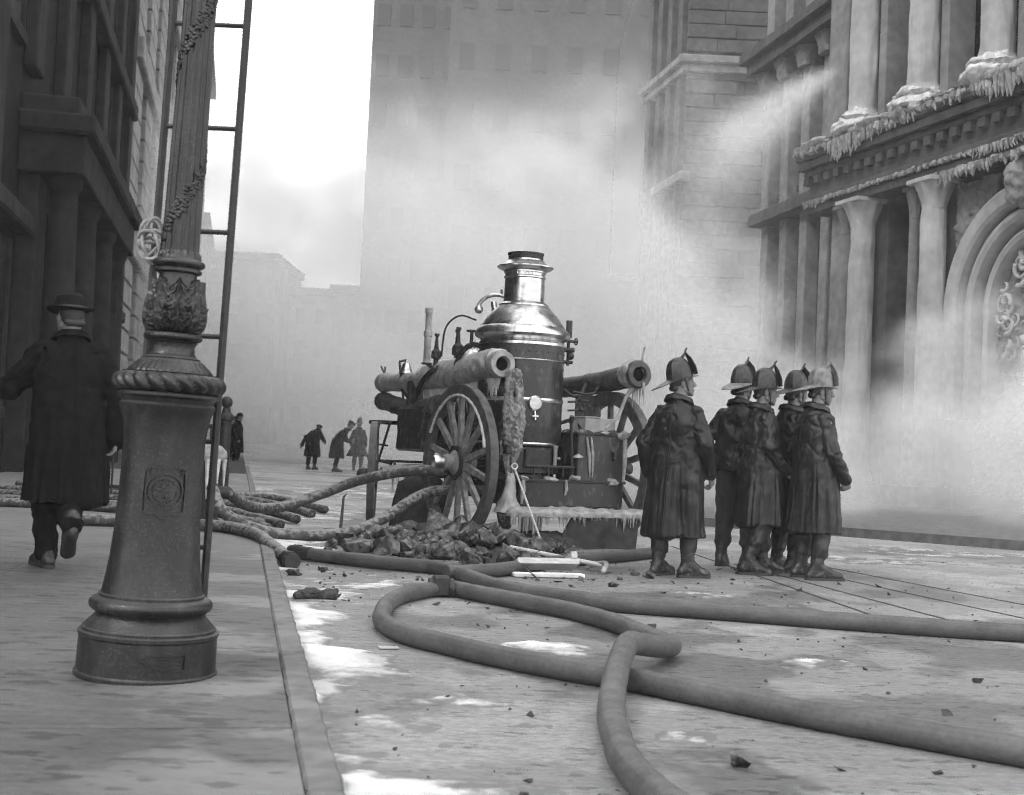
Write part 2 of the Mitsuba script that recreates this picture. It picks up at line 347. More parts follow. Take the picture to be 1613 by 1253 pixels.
# ice and slush lying on the street: height fields where noise rises above the ground
def patches(x0, x1, y0, y1, step, fn, z=0.0):
    xs, ys = np.arange(x0, x1, step), np.arange(y0, y1, step)
    X, Y = np.meshgrid(xs, ys, indexing='ij')
    h = fn(X, Y)
    n = np.stack([X, Y, np.maximum(h, -0.006) + z], -1).reshape(-1, 3)
    i, j = np.meshgrid(np.arange(len(xs) - 1), np.arange(len(ys) - 1), indexing='ij')
    a = i * len(ys) + j
    f = np.stack([a, a + len(ys), a + len(ys) + 1, a + 1], -1).reshape(-1, 4)
    hh = h.reshape(-1)
    f = f[(hh[f] > 0).any(1)]
    m = trimesh.Trimesh(n, np.vstack([f[:, [0, 1, 2]], f[:, [0, 2, 3]]]), process=False)
    m.remove_unreferenced_vertices()
    return m
def nz(X, Y, f, seed, o=4): return nfbm(np.stack([X * f, Y * f, np.zeros_like(X)], -1), o, seed)
def gutter(X, Y):
    w = (X - 0.342 + 0.2129 * Y) * 0.978                       # metres to the right of the kerb line
    fall = np.exp(-np.maximum(w, 0) / 0.42) * (w > -0.01)
    h = 0.075 * (nz(X, Y, 1.5, 3) - 0.36) * fall * 2 + 0.012 * (nz(X, Y, 9, 4) - 0.5) * fall
    return np.where(w < -0.005, -0.006, h - 0.010)
k = obj('slush_gutter', patches(-3.2, 1.3, 2.6, 13.0, 0.035, gutter), 'slush', smooth=True)
tag(k, 'pale frozen slush filling the gutter along the kerb', 'slush', kind='stuff')
def street_ice(X, Y):
    spot = np.zeros_like(X)
    for cx, cy, rx, ry, a in ((0.22, 6.9, 0.34, 0.5, 1.0), (0.75, 4.75, 0.16, 0.2, 0.6), (-0.25, 5.2, 0.5, 0.45, 0.5), (1.5, 6.5, 0.9, 0.6, 0.55), (-0.9, 9.2, 0.8, 0.8, 0.8), (-2.0, 13.6, 1.6, 1.6, 1.0),
                              (-3.2, 18, 2.5, 3, 1.0), (3.9, 13.9, 2.2, 0.55, 0.9), (5.2, 15.5, 2.8, 0.8, 0.9), (-2.5, 25, 4, 5, .9), (1.5, 9.6, 0.4, 0.3, 0.5), (0.1, 13, .7, .5, .7)):
        spot = np.maximum(spot, a * np.exp(-((X - cx) / rx) ** 2 - ((Y - cy) / ry) ** 2))
    return 0.06 * (nz(X, Y, 2.6, 8, 7) * 0.75 + 0.2 * nz(X, Y, 11, 5, 3) + 0.42 * spot - 0.775)
k = obj('street_ice', cat([patches(-2.5, 5.0, 3.2, 9.0, 0.025, street_ice), patches(-7, 8, 9.0, 30, 0.06, street_ice)]), 'slush', smooth=True)
tag(k, 'thin broken sheets of pale ice on the street', 'ice', kind='stuff')

# ------------------------------------------------------------------ lamp post
LP = np.array([-1.392, 5.04, 0.1]); LEAN = 1.5
ML = frame(LP, 0) @ rot([0, 1, 0], LEAN)
lamp = thing('street_lamp', 'tall dark cast iron lamp post with leaf bulb, twisted ring and flared drum base', 'lamp post')
S = 0.00247                                     # one unit of the profile in metres
def prof(l): return [(r * S, z * S) for r, z in l]
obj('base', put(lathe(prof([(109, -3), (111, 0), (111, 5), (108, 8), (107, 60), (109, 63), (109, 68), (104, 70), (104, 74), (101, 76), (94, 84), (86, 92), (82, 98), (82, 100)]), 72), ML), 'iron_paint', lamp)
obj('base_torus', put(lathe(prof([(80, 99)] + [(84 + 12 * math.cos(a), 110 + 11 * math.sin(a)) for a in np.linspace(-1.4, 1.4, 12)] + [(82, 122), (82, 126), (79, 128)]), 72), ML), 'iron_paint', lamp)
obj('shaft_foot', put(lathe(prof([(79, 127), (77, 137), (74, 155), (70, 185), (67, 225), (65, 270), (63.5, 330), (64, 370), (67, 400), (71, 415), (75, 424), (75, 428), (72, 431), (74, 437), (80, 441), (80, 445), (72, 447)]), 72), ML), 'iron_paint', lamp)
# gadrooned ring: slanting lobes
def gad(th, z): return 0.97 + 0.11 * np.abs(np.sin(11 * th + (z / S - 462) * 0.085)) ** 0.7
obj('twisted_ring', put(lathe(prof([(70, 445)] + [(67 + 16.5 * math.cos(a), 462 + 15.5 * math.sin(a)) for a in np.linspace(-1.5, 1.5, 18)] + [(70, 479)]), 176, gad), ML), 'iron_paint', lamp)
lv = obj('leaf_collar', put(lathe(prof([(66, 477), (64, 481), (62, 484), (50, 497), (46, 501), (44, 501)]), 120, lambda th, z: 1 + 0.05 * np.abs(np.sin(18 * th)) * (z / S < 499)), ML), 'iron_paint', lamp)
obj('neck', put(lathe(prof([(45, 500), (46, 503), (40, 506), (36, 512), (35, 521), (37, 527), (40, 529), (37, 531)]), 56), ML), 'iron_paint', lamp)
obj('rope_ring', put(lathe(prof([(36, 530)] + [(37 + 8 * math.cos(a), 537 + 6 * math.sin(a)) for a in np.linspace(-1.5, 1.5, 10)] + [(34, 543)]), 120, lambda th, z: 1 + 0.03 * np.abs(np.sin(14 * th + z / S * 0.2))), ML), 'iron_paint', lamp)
bulb = lathe(prof([(28, 542), (32, 546), (37, 553), (39.5, 562), (40, 572), (39, 584), (36.5, 598), (33.5, 612), (31, 626), (29.5, 638), (29, 645)]), 72)
obj('bulb', put(bulb, ML), 'iron_paint', lamp)
# acanthus leaves standing on the bulb: ribbed lobes
def leaf(top, width, base_z, out, droop):
    n, m = 44, 25
    t = np.linspace(0, 1, n)[:, None]; u = np.linspace(-1, 1, m)[None]
    z = base_z + (top - base_z) * t
    rr = np.interp(z, [542, 546, 553, 562, 572, 584, 598, 612, 626, 638, 645], [28, 32, 37, 39.5, 40, 39, 36.5, 33.5, 31, 29.5, 29])
    w = width * (0.45 + 0.75 * np.sin(np.pi * np.clip(t * 0.8 + 0.12, 0, 1))) * (1 - t ** 6) * (1 + 0.22 * np.sin(t * 40))
    rib = 4.2 * np.abs(np.cos(u * 6 + 9.0 * t * np.sign(u))) ** 1.3 + 5.0 * np.exp(-(u / 0.13) ** 2)
    r = rr + 2.0 + rib * (1 - 0.5 * np.abs(u)) + out * np.clip(t - 0.7, 0, 1) * 6 - 4.5 * u ** 6
    z = z - droop * np.clip(t - 0.85, 0, 1) * 6 + 0 * u
    th = w * u / rr
    v = np.stack([r * np.cos(th), r * np.sin(th), z + 0 * u], -1).reshape(-1, 3) * S
    i, j = np.meshgrid(np.arange(n - 1), np.arange(m - 1), indexing='ij'); a = i * m + j
    f = np.vstack([np.stack([a, a + 1, a + m + 1], -1).reshape(-1, 3), np.stack([a, a + m + 1, a + m], -1).reshape(-1, 3)])
    return trimesh.Trimesh(v, f, process=False)
for k in range(8):
    obj('acanthus_leaf', put(tr(leaf(632, 19, 545, 1.8, 1.0), rz=45 * k - 70), ML), 'iron_paint', lamp)
for k in range(8):
    obj('acanthus_leaf', put(tr(leaf(588, 13, 545, 2.6, 2.0), rz=45 * k - 47.5), ML), 'iron_paint', lamp)
obj('capital_ring', put(lathe(prof([(33, 640), (37, 642), (37, 646), (33, 648), (35, 650)] + [(34 + 7.5 * math.cos(a), 656 + 6 * math.sin(a)) for a in np.linspace(-1.3, 1.3, 10)] + [(34, 664), (33, 668)]), 56), ML), 'iron_paint', lamp)
def flutes(th, z): return 1.02 - 0.10 * np.abs(np.cos(8 * th)) ** 1.5
obj('shaft', put(lathe(prof([(34, 664), (33, 672), (29.5, 676)] + [(29.5 - 0.0105 * (z - 676), z) for z in range(690, 1800, 40)]), 192, flutes), ML), 'iron_paint', lamp)
# garland wound round the shaft
gar = []
gg = np.random.default_rng(3)
for a in np.arange(0, 1200, 3.4):
    th = math.radians(200 + a * 0.92); z = 690 + a * 0.72
    for q in range(3):
        zz = z + gg.uniform(-17, 17); r = 29.5 - 0.0105 * (zz - 676)
        s = tr(trimesh.creation.icosphere(subdivisions=1, radius=1), s=1)
        s.vertices *= np.array([2.0, 4.4, 3.1]) * gg.uniform(0.6, 1.15)
        s = tr(s, rx=gg.uniform(-50, 50)); s = tr(s, (r + 0.6, 0, 0)); s = tr(s, rz=math.degrees(th) + gg.uniform(-4, 4)); s.vertices[:, 2] += zz
        gar.append(tr(s, s=S))
obj('leaf_garland', put(cat(gar), ML), 'iron_paint', lamp)

# the cast shield on the shaft and the lozenge on the drum, bent round the surface
def wrap(m, ang0, r_at, zc):
    """m lies in the x z plane (units of S, x along the surface, y outwards) round the angle ang0."""
    m = m.copy(); x, y, z = m.vertices.T
    r = r_at(z + zc) + y; th = math.radians(ang0) + x / r_at(zc)
    m.vertices = np.stack([r * np.cos(th), r * np.sin(th), z + zc], 1) * S
    return m
def plate(poly, y0, y1, res=4):
    m = trimesh.creation.extrude_polygon(poly, y1 - y0, engine='earcut')
    m = refine(man(m), res) if res else m
    v = m.vertices.copy(); m.vertices = np.stack([v[:, 0], v[:, 2] + y0, v[:, 1]], 1); m.faces = m.faces[:, ::-1]
    return m
shield = sg.Polygon([(-33, 42), (33, 42), (34, 0), (33, -30), (26, -33), (10, -34), (0, -42), (-10, -34), (-26, -33), (-33, -30), (-34, 0)])
rf = lambda z: np.interp(z, [127, 155, 185, 225, 270, 330, 370], [79, 74, 70, 67, 65, 63.5, 64])
ang = -90 + 20
pl = obj('shield_plate', put(wrap(plate(shield, -1, 2.2), ang, rf, 290), ML), 'iron_paint', lamp)
tag(pl, 'raised cast shield with a crescent ring and a figure')
obj('border', put(wrap(plate(shield.difference(shield.buffer(-4)), 1, 5.6), ang, rf, 290), ML), 'iron_paint', pl)
c0 = sg.Point(0, 3)
obj('ring', put(wrap(plate(c0.buffer(28).difference(c0.buffer(25.6)), 1, 5.4), ang, rf, 290), ML), 'iron_paint', pl)
obj('crescent', put(wrap(plate(c0.buffer(22).difference(c0.buffer(18.5)).difference(sg.box(8, 4, 30, 14)), 1, 5.4), ang, rf, 290), ML), 'iron_paint', pl)
fig = sg.Point(-2, 16).buffer(3.4).union(sg.LineString([(-2, 13), (0, 8), (-3, -1), (-7, -9)]).buffer(3.2)).union(sg.LineString([(-1, 15), (4, 16)]).buffer(1.2)).union(sg.LineString([(-5, -4), (-10, -7)]).buffer(1.2)).union(sg.LineString([(0, -2), (5, -8)]).buffer(1.2)).union(sg.LineString([(-7, -9), (-3, -14)]).buffer(1.5))
obj('figure', put(wrap(plate(fig, 1, 7.0, 2.5), ang, rf, 290), ML), 'iron_paint', pl)
for sx, sz in ((-26, 35), (27, 35)):
    sp = sg.Point(sx, sz).buffer(3.4).difference(sg.Point(sx, sz).buffer(1.6)).union(sg.LineString([(sx, sz - 3), (sx + (3 if sx < 0 else -3), sz - 8)]).buffer(1.1))
    obj('scroll', put(wrap(plate(sp, 1, 5.0, 0), ang, rf, 290), ML), 'iron_paint', pl)
obj('scroll', put(wrap(plate(sg.LineString([(-25, -26), (-18, -29), (-10, -27), (-6, -31)]).buffer(1.4), 1, 5.0, 0), ang, rf, 290), ML), 'iron_paint', pl)
loz = sg.Polygon([(-28, 14), (34, 14), (34, -12), (-16, -12), (-16, -6), (-36, 4)])
rb = lambda z: 107.5 + 0 * z
lz = obj('maker_plate', put(wrap(plate(loz.difference(loz.buffer(-2.6)), -1, 3.4, 3), -90 + 29, rb, 33), ML), 'iron_paint', lamp)
for zz in (5, -2):
    obj('worn_line', put(wrap(plate(sg.box(-18, zz, 28, zz + 1.6), -1, 1.0, 5), -90 + 29, rb, 33), ML), 'iron_paint', lz)

# ------------------------------------------------------------------ ladder behind the post, rope on its rail
lad = thing('ladder', 'narrow dark pole ladder standing upright behind the lamp post', 'ladder')
def LR(x, z): return np.array([-1.235 + x + 0.022 * (z - 0.4), 5.27, z])
for x in (0.0, -0.312):
    obj('rail', cat([tube([LR(x, 0.1), LR(x, 4.2)], 0.0165, 8)]), 'dark_iron', lad)
for z in np.arange(0.58, 4.2, 0.437):
    obj('rung', rod(LR(-0.312, z), LR(0, z), 0.0105, 8), 'dark_iron', lad)
rp = thing('rope_coil', 'pale rope looped and knotted round the left ladder rail', 'rope')
loops = []
c = np.array([-1.515, 5.21, 1.83])
for k, (rx, rz_, dx, dz, tw) in enumerate(((0.043, 0.09, 0, 0.0, 0.1), (0.035, 0.08, 0.004, 0.015, -0.25), (0.05, 0.06, 0.0, -0.02, 0.5), (0.044, 0.025, 0.0, 0.02, 0.2), (0.045, 0.028, 0.003, -0.012, -0.2), (0.03, 0.075, 0.01, -0.02, 0.35))):
    a = np.linspace(0, 2 * np.pi, 40, endpoint=False)
    x = rx * np.cos(a); z = rz_ * np.sin(a)
    p = np.stack([c[0] + dx + x * math.cos(tw) - z * math.sin(tw), c[1] + 0.02 * np.sin(a * 2 + k) - 0.012 * (k % 3), c[2] + dz + x * math.sin(tw) + z * math.cos(tw)], 1)
    loops.append(tube(p, 0.0075, 7, closed=True))
loops.append(tube(spline([c + [0.02, -0.01, -0.03], c + [0.03, -0.02, -0.08], c + [0.05, -0.01, -0.11], c + [0.055, 0.0, -0.13]]), 0.008, 7))
obj('loops', cat(loops), 'rope_fibre', rp)

# ------------------------------------------------------------------ kerbside ironwork: newel with rail, hydrant
def wire(pts, r, n=6): return tube(pts, r, n)
nw = thing('iron_newel', 'dark iron newel post with a ball finial behind the lamp post', 'post')
NP = np.array([-3.72, 16.6, 0.1])
obj('post', put(lathe([(0.12, 0), (0.12, 0.12), (0.085, 0.16), (0.075, 0.2), (0.07, 1.12), (0.1, 1.15), (0.1, 1.2), (0.06, 1.24), (0.05, 1.28), (0.055, 1.3)], 20), frame(NP, 0)), 'dark_iron', nw)
obj('finial', put(lathe([(0.03, 1.28)] + [(0.075 * math.cos(a), 1.37 + 0.08 * math.sin(a)) for a in np.linspace(-1.2, 1.45, 10)], 20), frame(NP, 0)), 'dark_iron', nw)
rl = thing('iron_railing', 'low dark iron railing running left from the newel post', 'railing')
RA, RB = NP + [-0.1, 0.0, 0], NP + [-1.9, 0.25, 0]
for z, r in ((1.05, 0.03), (0.78, 0.02), (0.2, 0.025)):
    obj('bar', rod(RA + [0, 0, z], RB + [0, 0, z], r, 8), 'dark_iron', rl)
for t in np.linspace(0.05, 1, 14):
    obj('baluster', rod(RA + (RB - RA) * t + [0, 0, 0.0], RA + (RB - RA) * t + [0, 0, 1.05], 0.014, 6), 'dark_iron', rl)
hy = thing('hydrant', 'frozen fire hydrant with a cap of snow beside the kerb', 'hydrant')
HP = np.array([-3.05, 12.9, 0.1])
obj('barrel', put(lathe([(0.17, 0), (0.17, 0.06), (0.12, 0.1), (0.115, 0.55), (0.14, 0.58), (0.15, 0.64), (0.15, 0.72), (0.09, 0.78), (0.0, 0.8)], 24), frame(HP, 0)), 'dark_iron', hy)
obj('snow_cap', put(displace(refine(man(lathe([(0.16, 0.68), (0.185, 0.72), (0.18, 0.78), (0.13, 0.83), (0.04, 0.85)], 24)), 0.03), 0.015, 14, 3), frame(HP, 0)), 'rime', hy)
obj('nozzle', rod(HP + [0, 0, 0.36], HP + [0.22, 0.05, 0.36], 0.065, 14), 'dark_iron', hy)
obj('nozzle', rod(HP + [0, 0, 0.42], HP + [0.12, -0.19, 0.4], 0.06, 14), 'dark_iron', hy)
ic = []
for k in range(26):
    a = g0.uniform(0, 6.28); l = g0.uniform(0.12, 0.42)
    ic.append(tube([HP + [0.16 * math.cos(a), 0.16 * math.sin(a), 0.7], HP + [0.165 * math.cos(a), 0.165 * math.sin(a), 0.7 - l]], [0.03, 0.006], 6))
obj('ice_sheath', cat(ic), 'ice', hy)

# ------------------------------------------------------------------ hoses
def hose(name, pts, r, label, m='hose_canvas', group=None, z=None, n=14, bumpy=0.003, seg=9):
    p = np.array([(q[0], q[1], (q[2] if len(q) > 2 else (z if z is not None else r))) for q in pts], float)
    s = spline(p, seg)
    rr = r * (1 + 0.05 * (nfbm(s * 4.0, 2, 7) - 0.5))
    k = thing(name, label, 'hose', group)
    t = tube(s, rr, n)
    t = displace(t, bumpy, 16, 5)
    scene[k] = mikit.ply(t, m, smooth=True)
    return k
R1 = 0.056
hose('fire_hose', [(-1.75, 11.0), (-1.4, 10.75), (-1.05, 10.53), (-0.76, 10.4), (-0.55, 10.3), (-0.36, 9.95), (-0.13, 9.3), (0.05, 8.95), (0.2, 8.8), (0.44, 8.6), (0.71, 8.4), (0.98, 8.3), (1.26, 8.24), (1.65, 8.14), (2.03, 8.03), (2.59, 7.9), (3.19, 7.81), (4.2, 7.7), (6, 7.6)], R1,
     'long grey hose lying straight across the street to the right edge, farthest of the three', 'hose_canvas')
hose('fire_hose', [(-0.38, 8.80), (-0.33, 8.84), (-0.13, 8.58), (0.15, 8.25), (0.41, 7.93), (0.64, 7.5), (0.77, 7.08), (0.86, 6.76), (0.87, 6.54, 0.075), (0.77, 6.32, 0.1), (0.67, 6.17, 0.13), (0.58, 5.87, 0.17), (0.49, 5.38, 0.12), (0.43, 4.86, 0.06), (0.42, 4.49), (0.42, 4.16), (0.455, 3.87), (0.52, 3.58), (0.68, 3.2), (0.9, 2.8)], 0.055,
     'grey hose that bends back in a hairpin, crosses over another and runs towards us', 'hose_canvas')
hose('fire_hose', [(-0.48, 8.76), (-0.53, 8.68), (-0.66, 8.33), (-0.71, 7.9), (-0.70, 7.5), (-0.66, 7.1), (-0.52, 6.7), (-0.3, 6.42), (-0.08, 6.17), (0.12, 5.98), (0.31, 5.83), (0.5, 5.69), (0.67, 5.55), (0.84, 5.39), (1.17, 5.08), (1.48, 4.83), (1.87, 4.54), (2.4, 4.2), (3.2, 3.8)], 0.053,
     'thick grey hose curving from the coupling to the lower right edge', 'hose_canvas')
hose('fire_hose', [(-0.45, 9.9, 0.06), (-0.3, 10.0, 0.06), (-0.02, 10.35, 0.06), (0.24, 10.91), (0.6, 11.52), (0.99, 12.05), (1.3, 12.5), (1.5, 12.85)], 0.056, 'dark hose on the ground between the coal heap and the leftmost helmeted man', 'hose_canvas')
hose('suction_hose', [HP + [0.2, 0.05, 0.36], (-2.75, 13.6, 0.3), (-2.56, 14.3, 0.26), (-2.18, 14.7, 0.4), (-1.78, 14.7, 0.57), (-1.35, 14.5, 0.69), (-1.0, 14.35, 0.75), (-0.72, 14.3, 0.74), (-0.3, 14.4, 0.72)], 0.06,
     'upper frozen hose arching from the hydrant to the engine wheel', 'frozen_hose')
hose('suction_hose', [HP + [0.1, -0.17, 0.4], (-2.82, 12.6, 0.3), (-2.62, 12.75, 0.16), (-2.35, 12.95, 0.07), (-1.95, 13.1, 0.06), (-1.6, 13.3, 0.1), (-1.3, 13.6, 0.24), (-1.02, 13.9, 0.44), (-0.8, 14.1, 0.53), (-0.55, 14.2, 0.54), (-0.2, 14.4, 0.55)], 0.06,
     'lower frozen hose sagging to the ground between hydrant and wheel', 'frozen_hose')
hose('fire_hose', [(-4.4, 12.4, 0.16), (-3.4, 12.5, 0.16), (-2.94, 12.4, 0.16), (-2.68, 12.3, 0.16), (-2.32, 11.75, 0.15), (-2.03, 11.05, 0.11), (-1.8, 10.5, 0.06), (-1.72, 10.3, 0.05)], 0.058, 'dark hose dropping over the kerb beside the lamp post', 'frozen_hose')
for i, (y, w) in enumerate(((14.6, 0.3), (15.3, -0.2), (16.4, 0.25), (17.6, 0.1), (18.8, 0.4))):
    hose('fire_hose', [(-7.5, y + 0.3 + w, 0.155), (-6.2, y + 0.1, 0.155), (-5.2, y + w * 0.5, 0.155), (-4.2, y - 0.1, 0.155), (-3.6, y + 0.1, 0.155), (-3.0, y - 0.25, 0.1), (-2.55, y - 0.9, 0.06)], 0.055,
         ('frozen hose crossing the left pavement behind the walking man, ' + ('nearest', 'second', 'third', 'fourth', 'farthest')[i] + ' of five'), 'frozen_hose', group='hoses across the left pavement')
def hose_end(parent, a, b, r):
    a, b = np.array(a, float), np.array(b, float)
    obj('coupling', cat([rod(a, b, r * 1.12, 16), rod(a + (b - a) * 0.2, a + (b - a) * 0.45, r * 1.3, 16)]), 'dark_iron', parent)
hose_end('fire_hose', (-1.86, 11.07, 0.056), (-1.66, 10.93, 0.056), 0.056)
hose_end('fire_hose_004', (-1.70, 10.24, 0.055), (-1.79, 10.46, 0.06), 0.058)
# grit and splinters strewn over the roadway
gr = np.random.default_rng(31); pcs = []
for _ in range(1500):
    x, y = (gr.uniform(-2.6, 6.0), gr.uniform(3.2, 14)) if gr.uniform() < 0.45 else (gr.normal(-0.6, 1.3), gr.normal(11.2, 1.6))
    if x < 0.38 - 0.213 * y or y < 3: continue
    r = gr.choice([0.004, 0.007, 0.011, 0.018], p=[0.4, 0.35, 0.18, 0.07])
    q = trimesh.convex.convex_hull(gr.normal(size=(7, 3)) * [r, r * gr.uniform(0.5, 1.2), r * 0.6]); pcs.append(tr(q, (x, y, r * 0.4), rz=gr.uniform(0, 360)))
obj('grit', cat(pcs), 'coal_dust', smooth=False); tag('grit', 'dark grit and coal crumbs strewn over the roadway', 'grit', kind='stuff')
cp = thing('hose_coupling', 'black metal coupling joining two hoses at the loop', 'coupling')
CM = frame([-0.43, 8.79, 0.062], 12)
obj('body', put(box(-0.06, 0.06, -0.055, 0.055, -0.055, 0.085, 0.015), CM), 'dark_iron', cp)
for s in (-1, 1):
    obj('collar', put(rod([s * 0.05, 0, 0], [s * 0.085, 0.0, 0], 0.068, 16), CM), 'dark_iron', cp)
    obj('lug', put(box(s * 0.07 - 0.01, s * 0.07 + 0.01, -0.085, -0.06, -0.012, 0.012, 0.003), CM), 'dark_iron', cp)

# ------------------------------------------------------------------ the steam fire engine
HEAD = 28
EO = np.array([0.29, 14.35, 0])
ME = frame(EO, HEAD)                                 # local: x to its right, y forwards, z up; origin on the ground under the rear axle
eng = thing('fire_engine', 'horse drawn steam fire engine with a polished dome, coated in ice, standing in the street', 'fire engine')
def eo(name, m, mt, parent=None, smooth=30): return obj(name, put(m, ME), mt, parent or eng, smooth)

BX, BY = -0.15, 0.15
def bl(p, n=72, mod=None): return tr(lathe(p, n, mod), (BX, BY, 0))
bo = eo('boiler', bl([(0.0, 0.70), (0.42, 0.70), (0.42, 0.76), (0.465, 0.78), (0.465, 1.06), (0.485, 1.08), (0.485, 2.20), (0.47, 2.22)]), 'engine_paint')
def band(z, h, r=0.492): return bl([(r - 0.02, z - h), (r, z - h), (r + 0.006, z), (r, z + h), (r - 0.02, z + h)])
for z, h in ((2.03, 0.008), (1.585, 0.022), (1.10, 0.014)): eo('band', band(z, h), 'nickel', bo)
eo('dome', bl([(0.46, 2.19), (0.49, 2.20), (0.49, 2.23), (0.47, 2.25), (0.485, 2.27), (0.53, 2.29), (0.545, 2.32), (0.535, 2.36), (0.50, 2.40), (0.475, 2.415), (0.47, 2.43), (0.445, 2.47), (0.40, 2.535), (0.345, 2.595), (0.30, 2.64), (0.285, 2.655), (0.285, 2.67), (0.26, 2.69), (0.24, 2.70)], 96), 'nickel')
ch = eo('chimney', bl([(0.235, 2.69), (0.232, 2.74), (0.228, 2.94), (0.225, 2.965), (0.24, 2.975), (0.24, 2.99), (0.228, 3.0), (0.228, 3.03), (0.244, 3.035), (0.244, 3.05), (0.232, 3.06)], 72), 'nickel')
eo('crown', bl([(0.225, 3.055), (0.25, 3.062), (0.29, 3.075), (0.318, 3.095), (0.318, 3.108), (0.285, 3.12), (0.235, 3.15), (0.205, 3.175), (0.20, 3.19)], 72, lambda th, z: 1 + 0.018 * np.cos(12 * th) * ((z > 3.07) & (z < 3.12))), 'nickel', ch)
eo('soot_rim', bl([(0.16, 3.16), (0.198, 3.17), (0.2, 3.24), (0.208, 3.245), (0.208, 3.262), (0.188, 3.262), (0.17, 3.18), (0.1, 3.17)], 56), 'dark_iron', ch)
eo('ornament_row', cat([tr(box(-0.006, 0.006, -0.004, 0.004, -0.014, 0.014), (BX + 0.232 * math.sin(math.radians(a)), BY - 0.232 * math.cos(math.radians(a)), 3.018)) for a in range(-50, 11, 11)]), 'nickel', ch)
# rivets round the boiler
rv = []
for z in (1.95, 2.12):
    for a in range(0, 360, 9):
        rv.append(tr(trimesh.creation.icosphere(subdivisions=1, radius=0.009), (BX + 0.486 * math.cos(math.radians(a)), BY + 0.486 * math.sin(math.radians(a)), z)))
k = eo('rivets', cat(rv), 'engine_paint', bo); tag(k, kind='stuff')
labels[ch + '__ornament_row'] = {'kind': 'stuff'}
def onb(a, z, r=0.49): return np.array([BX + r * math.sin(math.radians(a)), BY - r * math.cos(math.radians(a)), z])
# gauge plate, fire door, cocks
ga = eo('gauge', tr(lathe([(0.075, 0), (0.085, 0.01), (0.085, 0.03), (0.07, 0.045), (0.0, 0.045)], 28), onb(-8, 1.545, 0.47), rx=90, rz=-8), 'nickel')
eo('gauge_cock', cat([rod(onb(-8, 1.46, 0.5), onb(-8, 1.36, 0.52), 0.012), rod(onb(-12, 1.4, 0.52), onb(-4, 1.4, 0.52), 0.014)]), 'nickel', ga)
eo('fire_door', tr(box(-0.16, 0.16, -0.02, 0.02, 0.84, 1.04, 0.01), (BX, BY - 0.47, 0), rz=0), 'dark_iron')
eo('belt_plate', bl([(0.470, 1.12), (0.492, 1.12), (0.492, 1.29), (0.470, 1.29)]), 'dark_iron', bo)
for a in (-34, 30):
    eo('try_cock', cat([rod(onb(a, 0.86, 0.5), onb(a, 1.06, 0.5), 0.022), rod(onb(a, 1.06, 0.5), onb(a, 1.09, 0.5), 0.03), rod(onb(a, 0.95, 0.48), onb(a, 0.95, 0.56), 0.015)]), 'pale_tin')
# water glass and valves on the right flank
wg = eo('water_glass', tr(cat([rod([0.5, 0.05, 2.02], [0.5, 0.05, 2.52], 0.018), tube([[0.5, 0.05, 2.34], [0.5, 0.05, 2.54]], 0.036, 12), rod([0.43, 0.05, 2.06], [0.56, 0.05, 2.06], 0.02), rod([0.43, 0.05, 2.2], [0.56, 0.02, 2.2], 0.03), rod([0.45, 0.05, 2.3], [0.58, 0.0, 2.3], 0.016), tr(trimesh.creation.torus(0.035, 0.008), (0.57, 0.0, 2.3), ry=90), tr(trimesh.creation.icosphere(radius=0.045), (0.52, 0.03, 2.13)), rod([0.3, 0.06, 2.06], [0.5, 0.05, 2.06], 0.018), rod([0.3, 0.06, 2.3], [0.5, 0.05, 2.3], 0.014)]), (-0.08, 0.03, 0)), 'dark_iron')
eo('valve_row', cat([tr(trimesh.creation.torus(0.03, 0.008), (0.50 + 0.05 * k, -0.06, 1.6 + 0.05 * (k % 2)), rx=70) for k in range(3)] + [rod([0.4, 0.0, 1.6], [0.64, -0.06, 1.62], 0.014), rod([0.4, 0, 1.5], [0.6, -0.05, 1.52], 0.012), tr(trimesh.creation.icosphere(radius=0.03), (0.55, -0.05, 1.52)), tube(spline([[0.46, 0, 1.72], [0.6, -0.05, 1.7], [0.7, -0.08, 1.72], [0.74, -0.1, 1.8]]), 0.014, 8)]), 'dark_iron')
eo('safety_valve', cat([rod([-0.32, 0.45, 2.4], [-0.36, 0.5, 2.72], 0.035), tube(spline([[-0.12, 0.3, 2.62], [-0.28, 0.4, 2.78], [-0.42, 0.5, 2.78], [-0.52, 0.55, 2.68], [-0.53, 0.55, 2.58]]), 0.022, 10), tr(trimesh.creation.icosphere(radius=0.05), (-0.52, 0.55, 2.62)), rod([-0.3, 0.42, 2.78], [-0.3, 0.42, 2.86], 0.016)]), 'nickel')

# fire box, ash pan, bunker, running board
eo('ash_pan', box(-0.46, 0.86, -0.52, 0.55, 0.42, 0.70, 0.012), 'engine_paint')
eo('pan_lip', box(-0.48, 0.88, -0.545, -0.515, 0.69, 0.72, 0.006), 'dark_iron')
bk = eo('coal_bunker', box(0.26, 0.86, -0.5, -0.02, 0.70, 1.24, 0.01), 'engine_paint')
eo('bunker_rim', box(0.245, 0.875, -0.515, -0.005, 1.22, 1.25, 0.006), 'dark_iron', bk)
eo('bunker_coal', displace(refine(man(box(0.29, 0.83, -0.46, -0.05, 1.18, 1.27, 0.02)), 0.05), 0.04, 12, 4), 'coal', bk, False)
eo('ice_run', cat([displace(tube([[0.36 + 0.02 * k, -0.51, 1.2], [0.4 + 0.015 * k, -0.515, 1.0], [0.42 + 0.01 * k, -0.51, 0.75]], [0.012, 0.02, 0.008], 8), 0.006, 30, k) for k in (0, 3)] + [displace(tube([[0.87, -0.5, 1.25], [0.875, -0.51, 0.95], [0.87, -0.5, 0.72]], [0.03, 0.025, 0.012], 8), 0.01, 24, 5)]), 'rime', bk)
ti = thing('tin_box', 'pale tin box resting on the coal bunker of the engine', 'box')
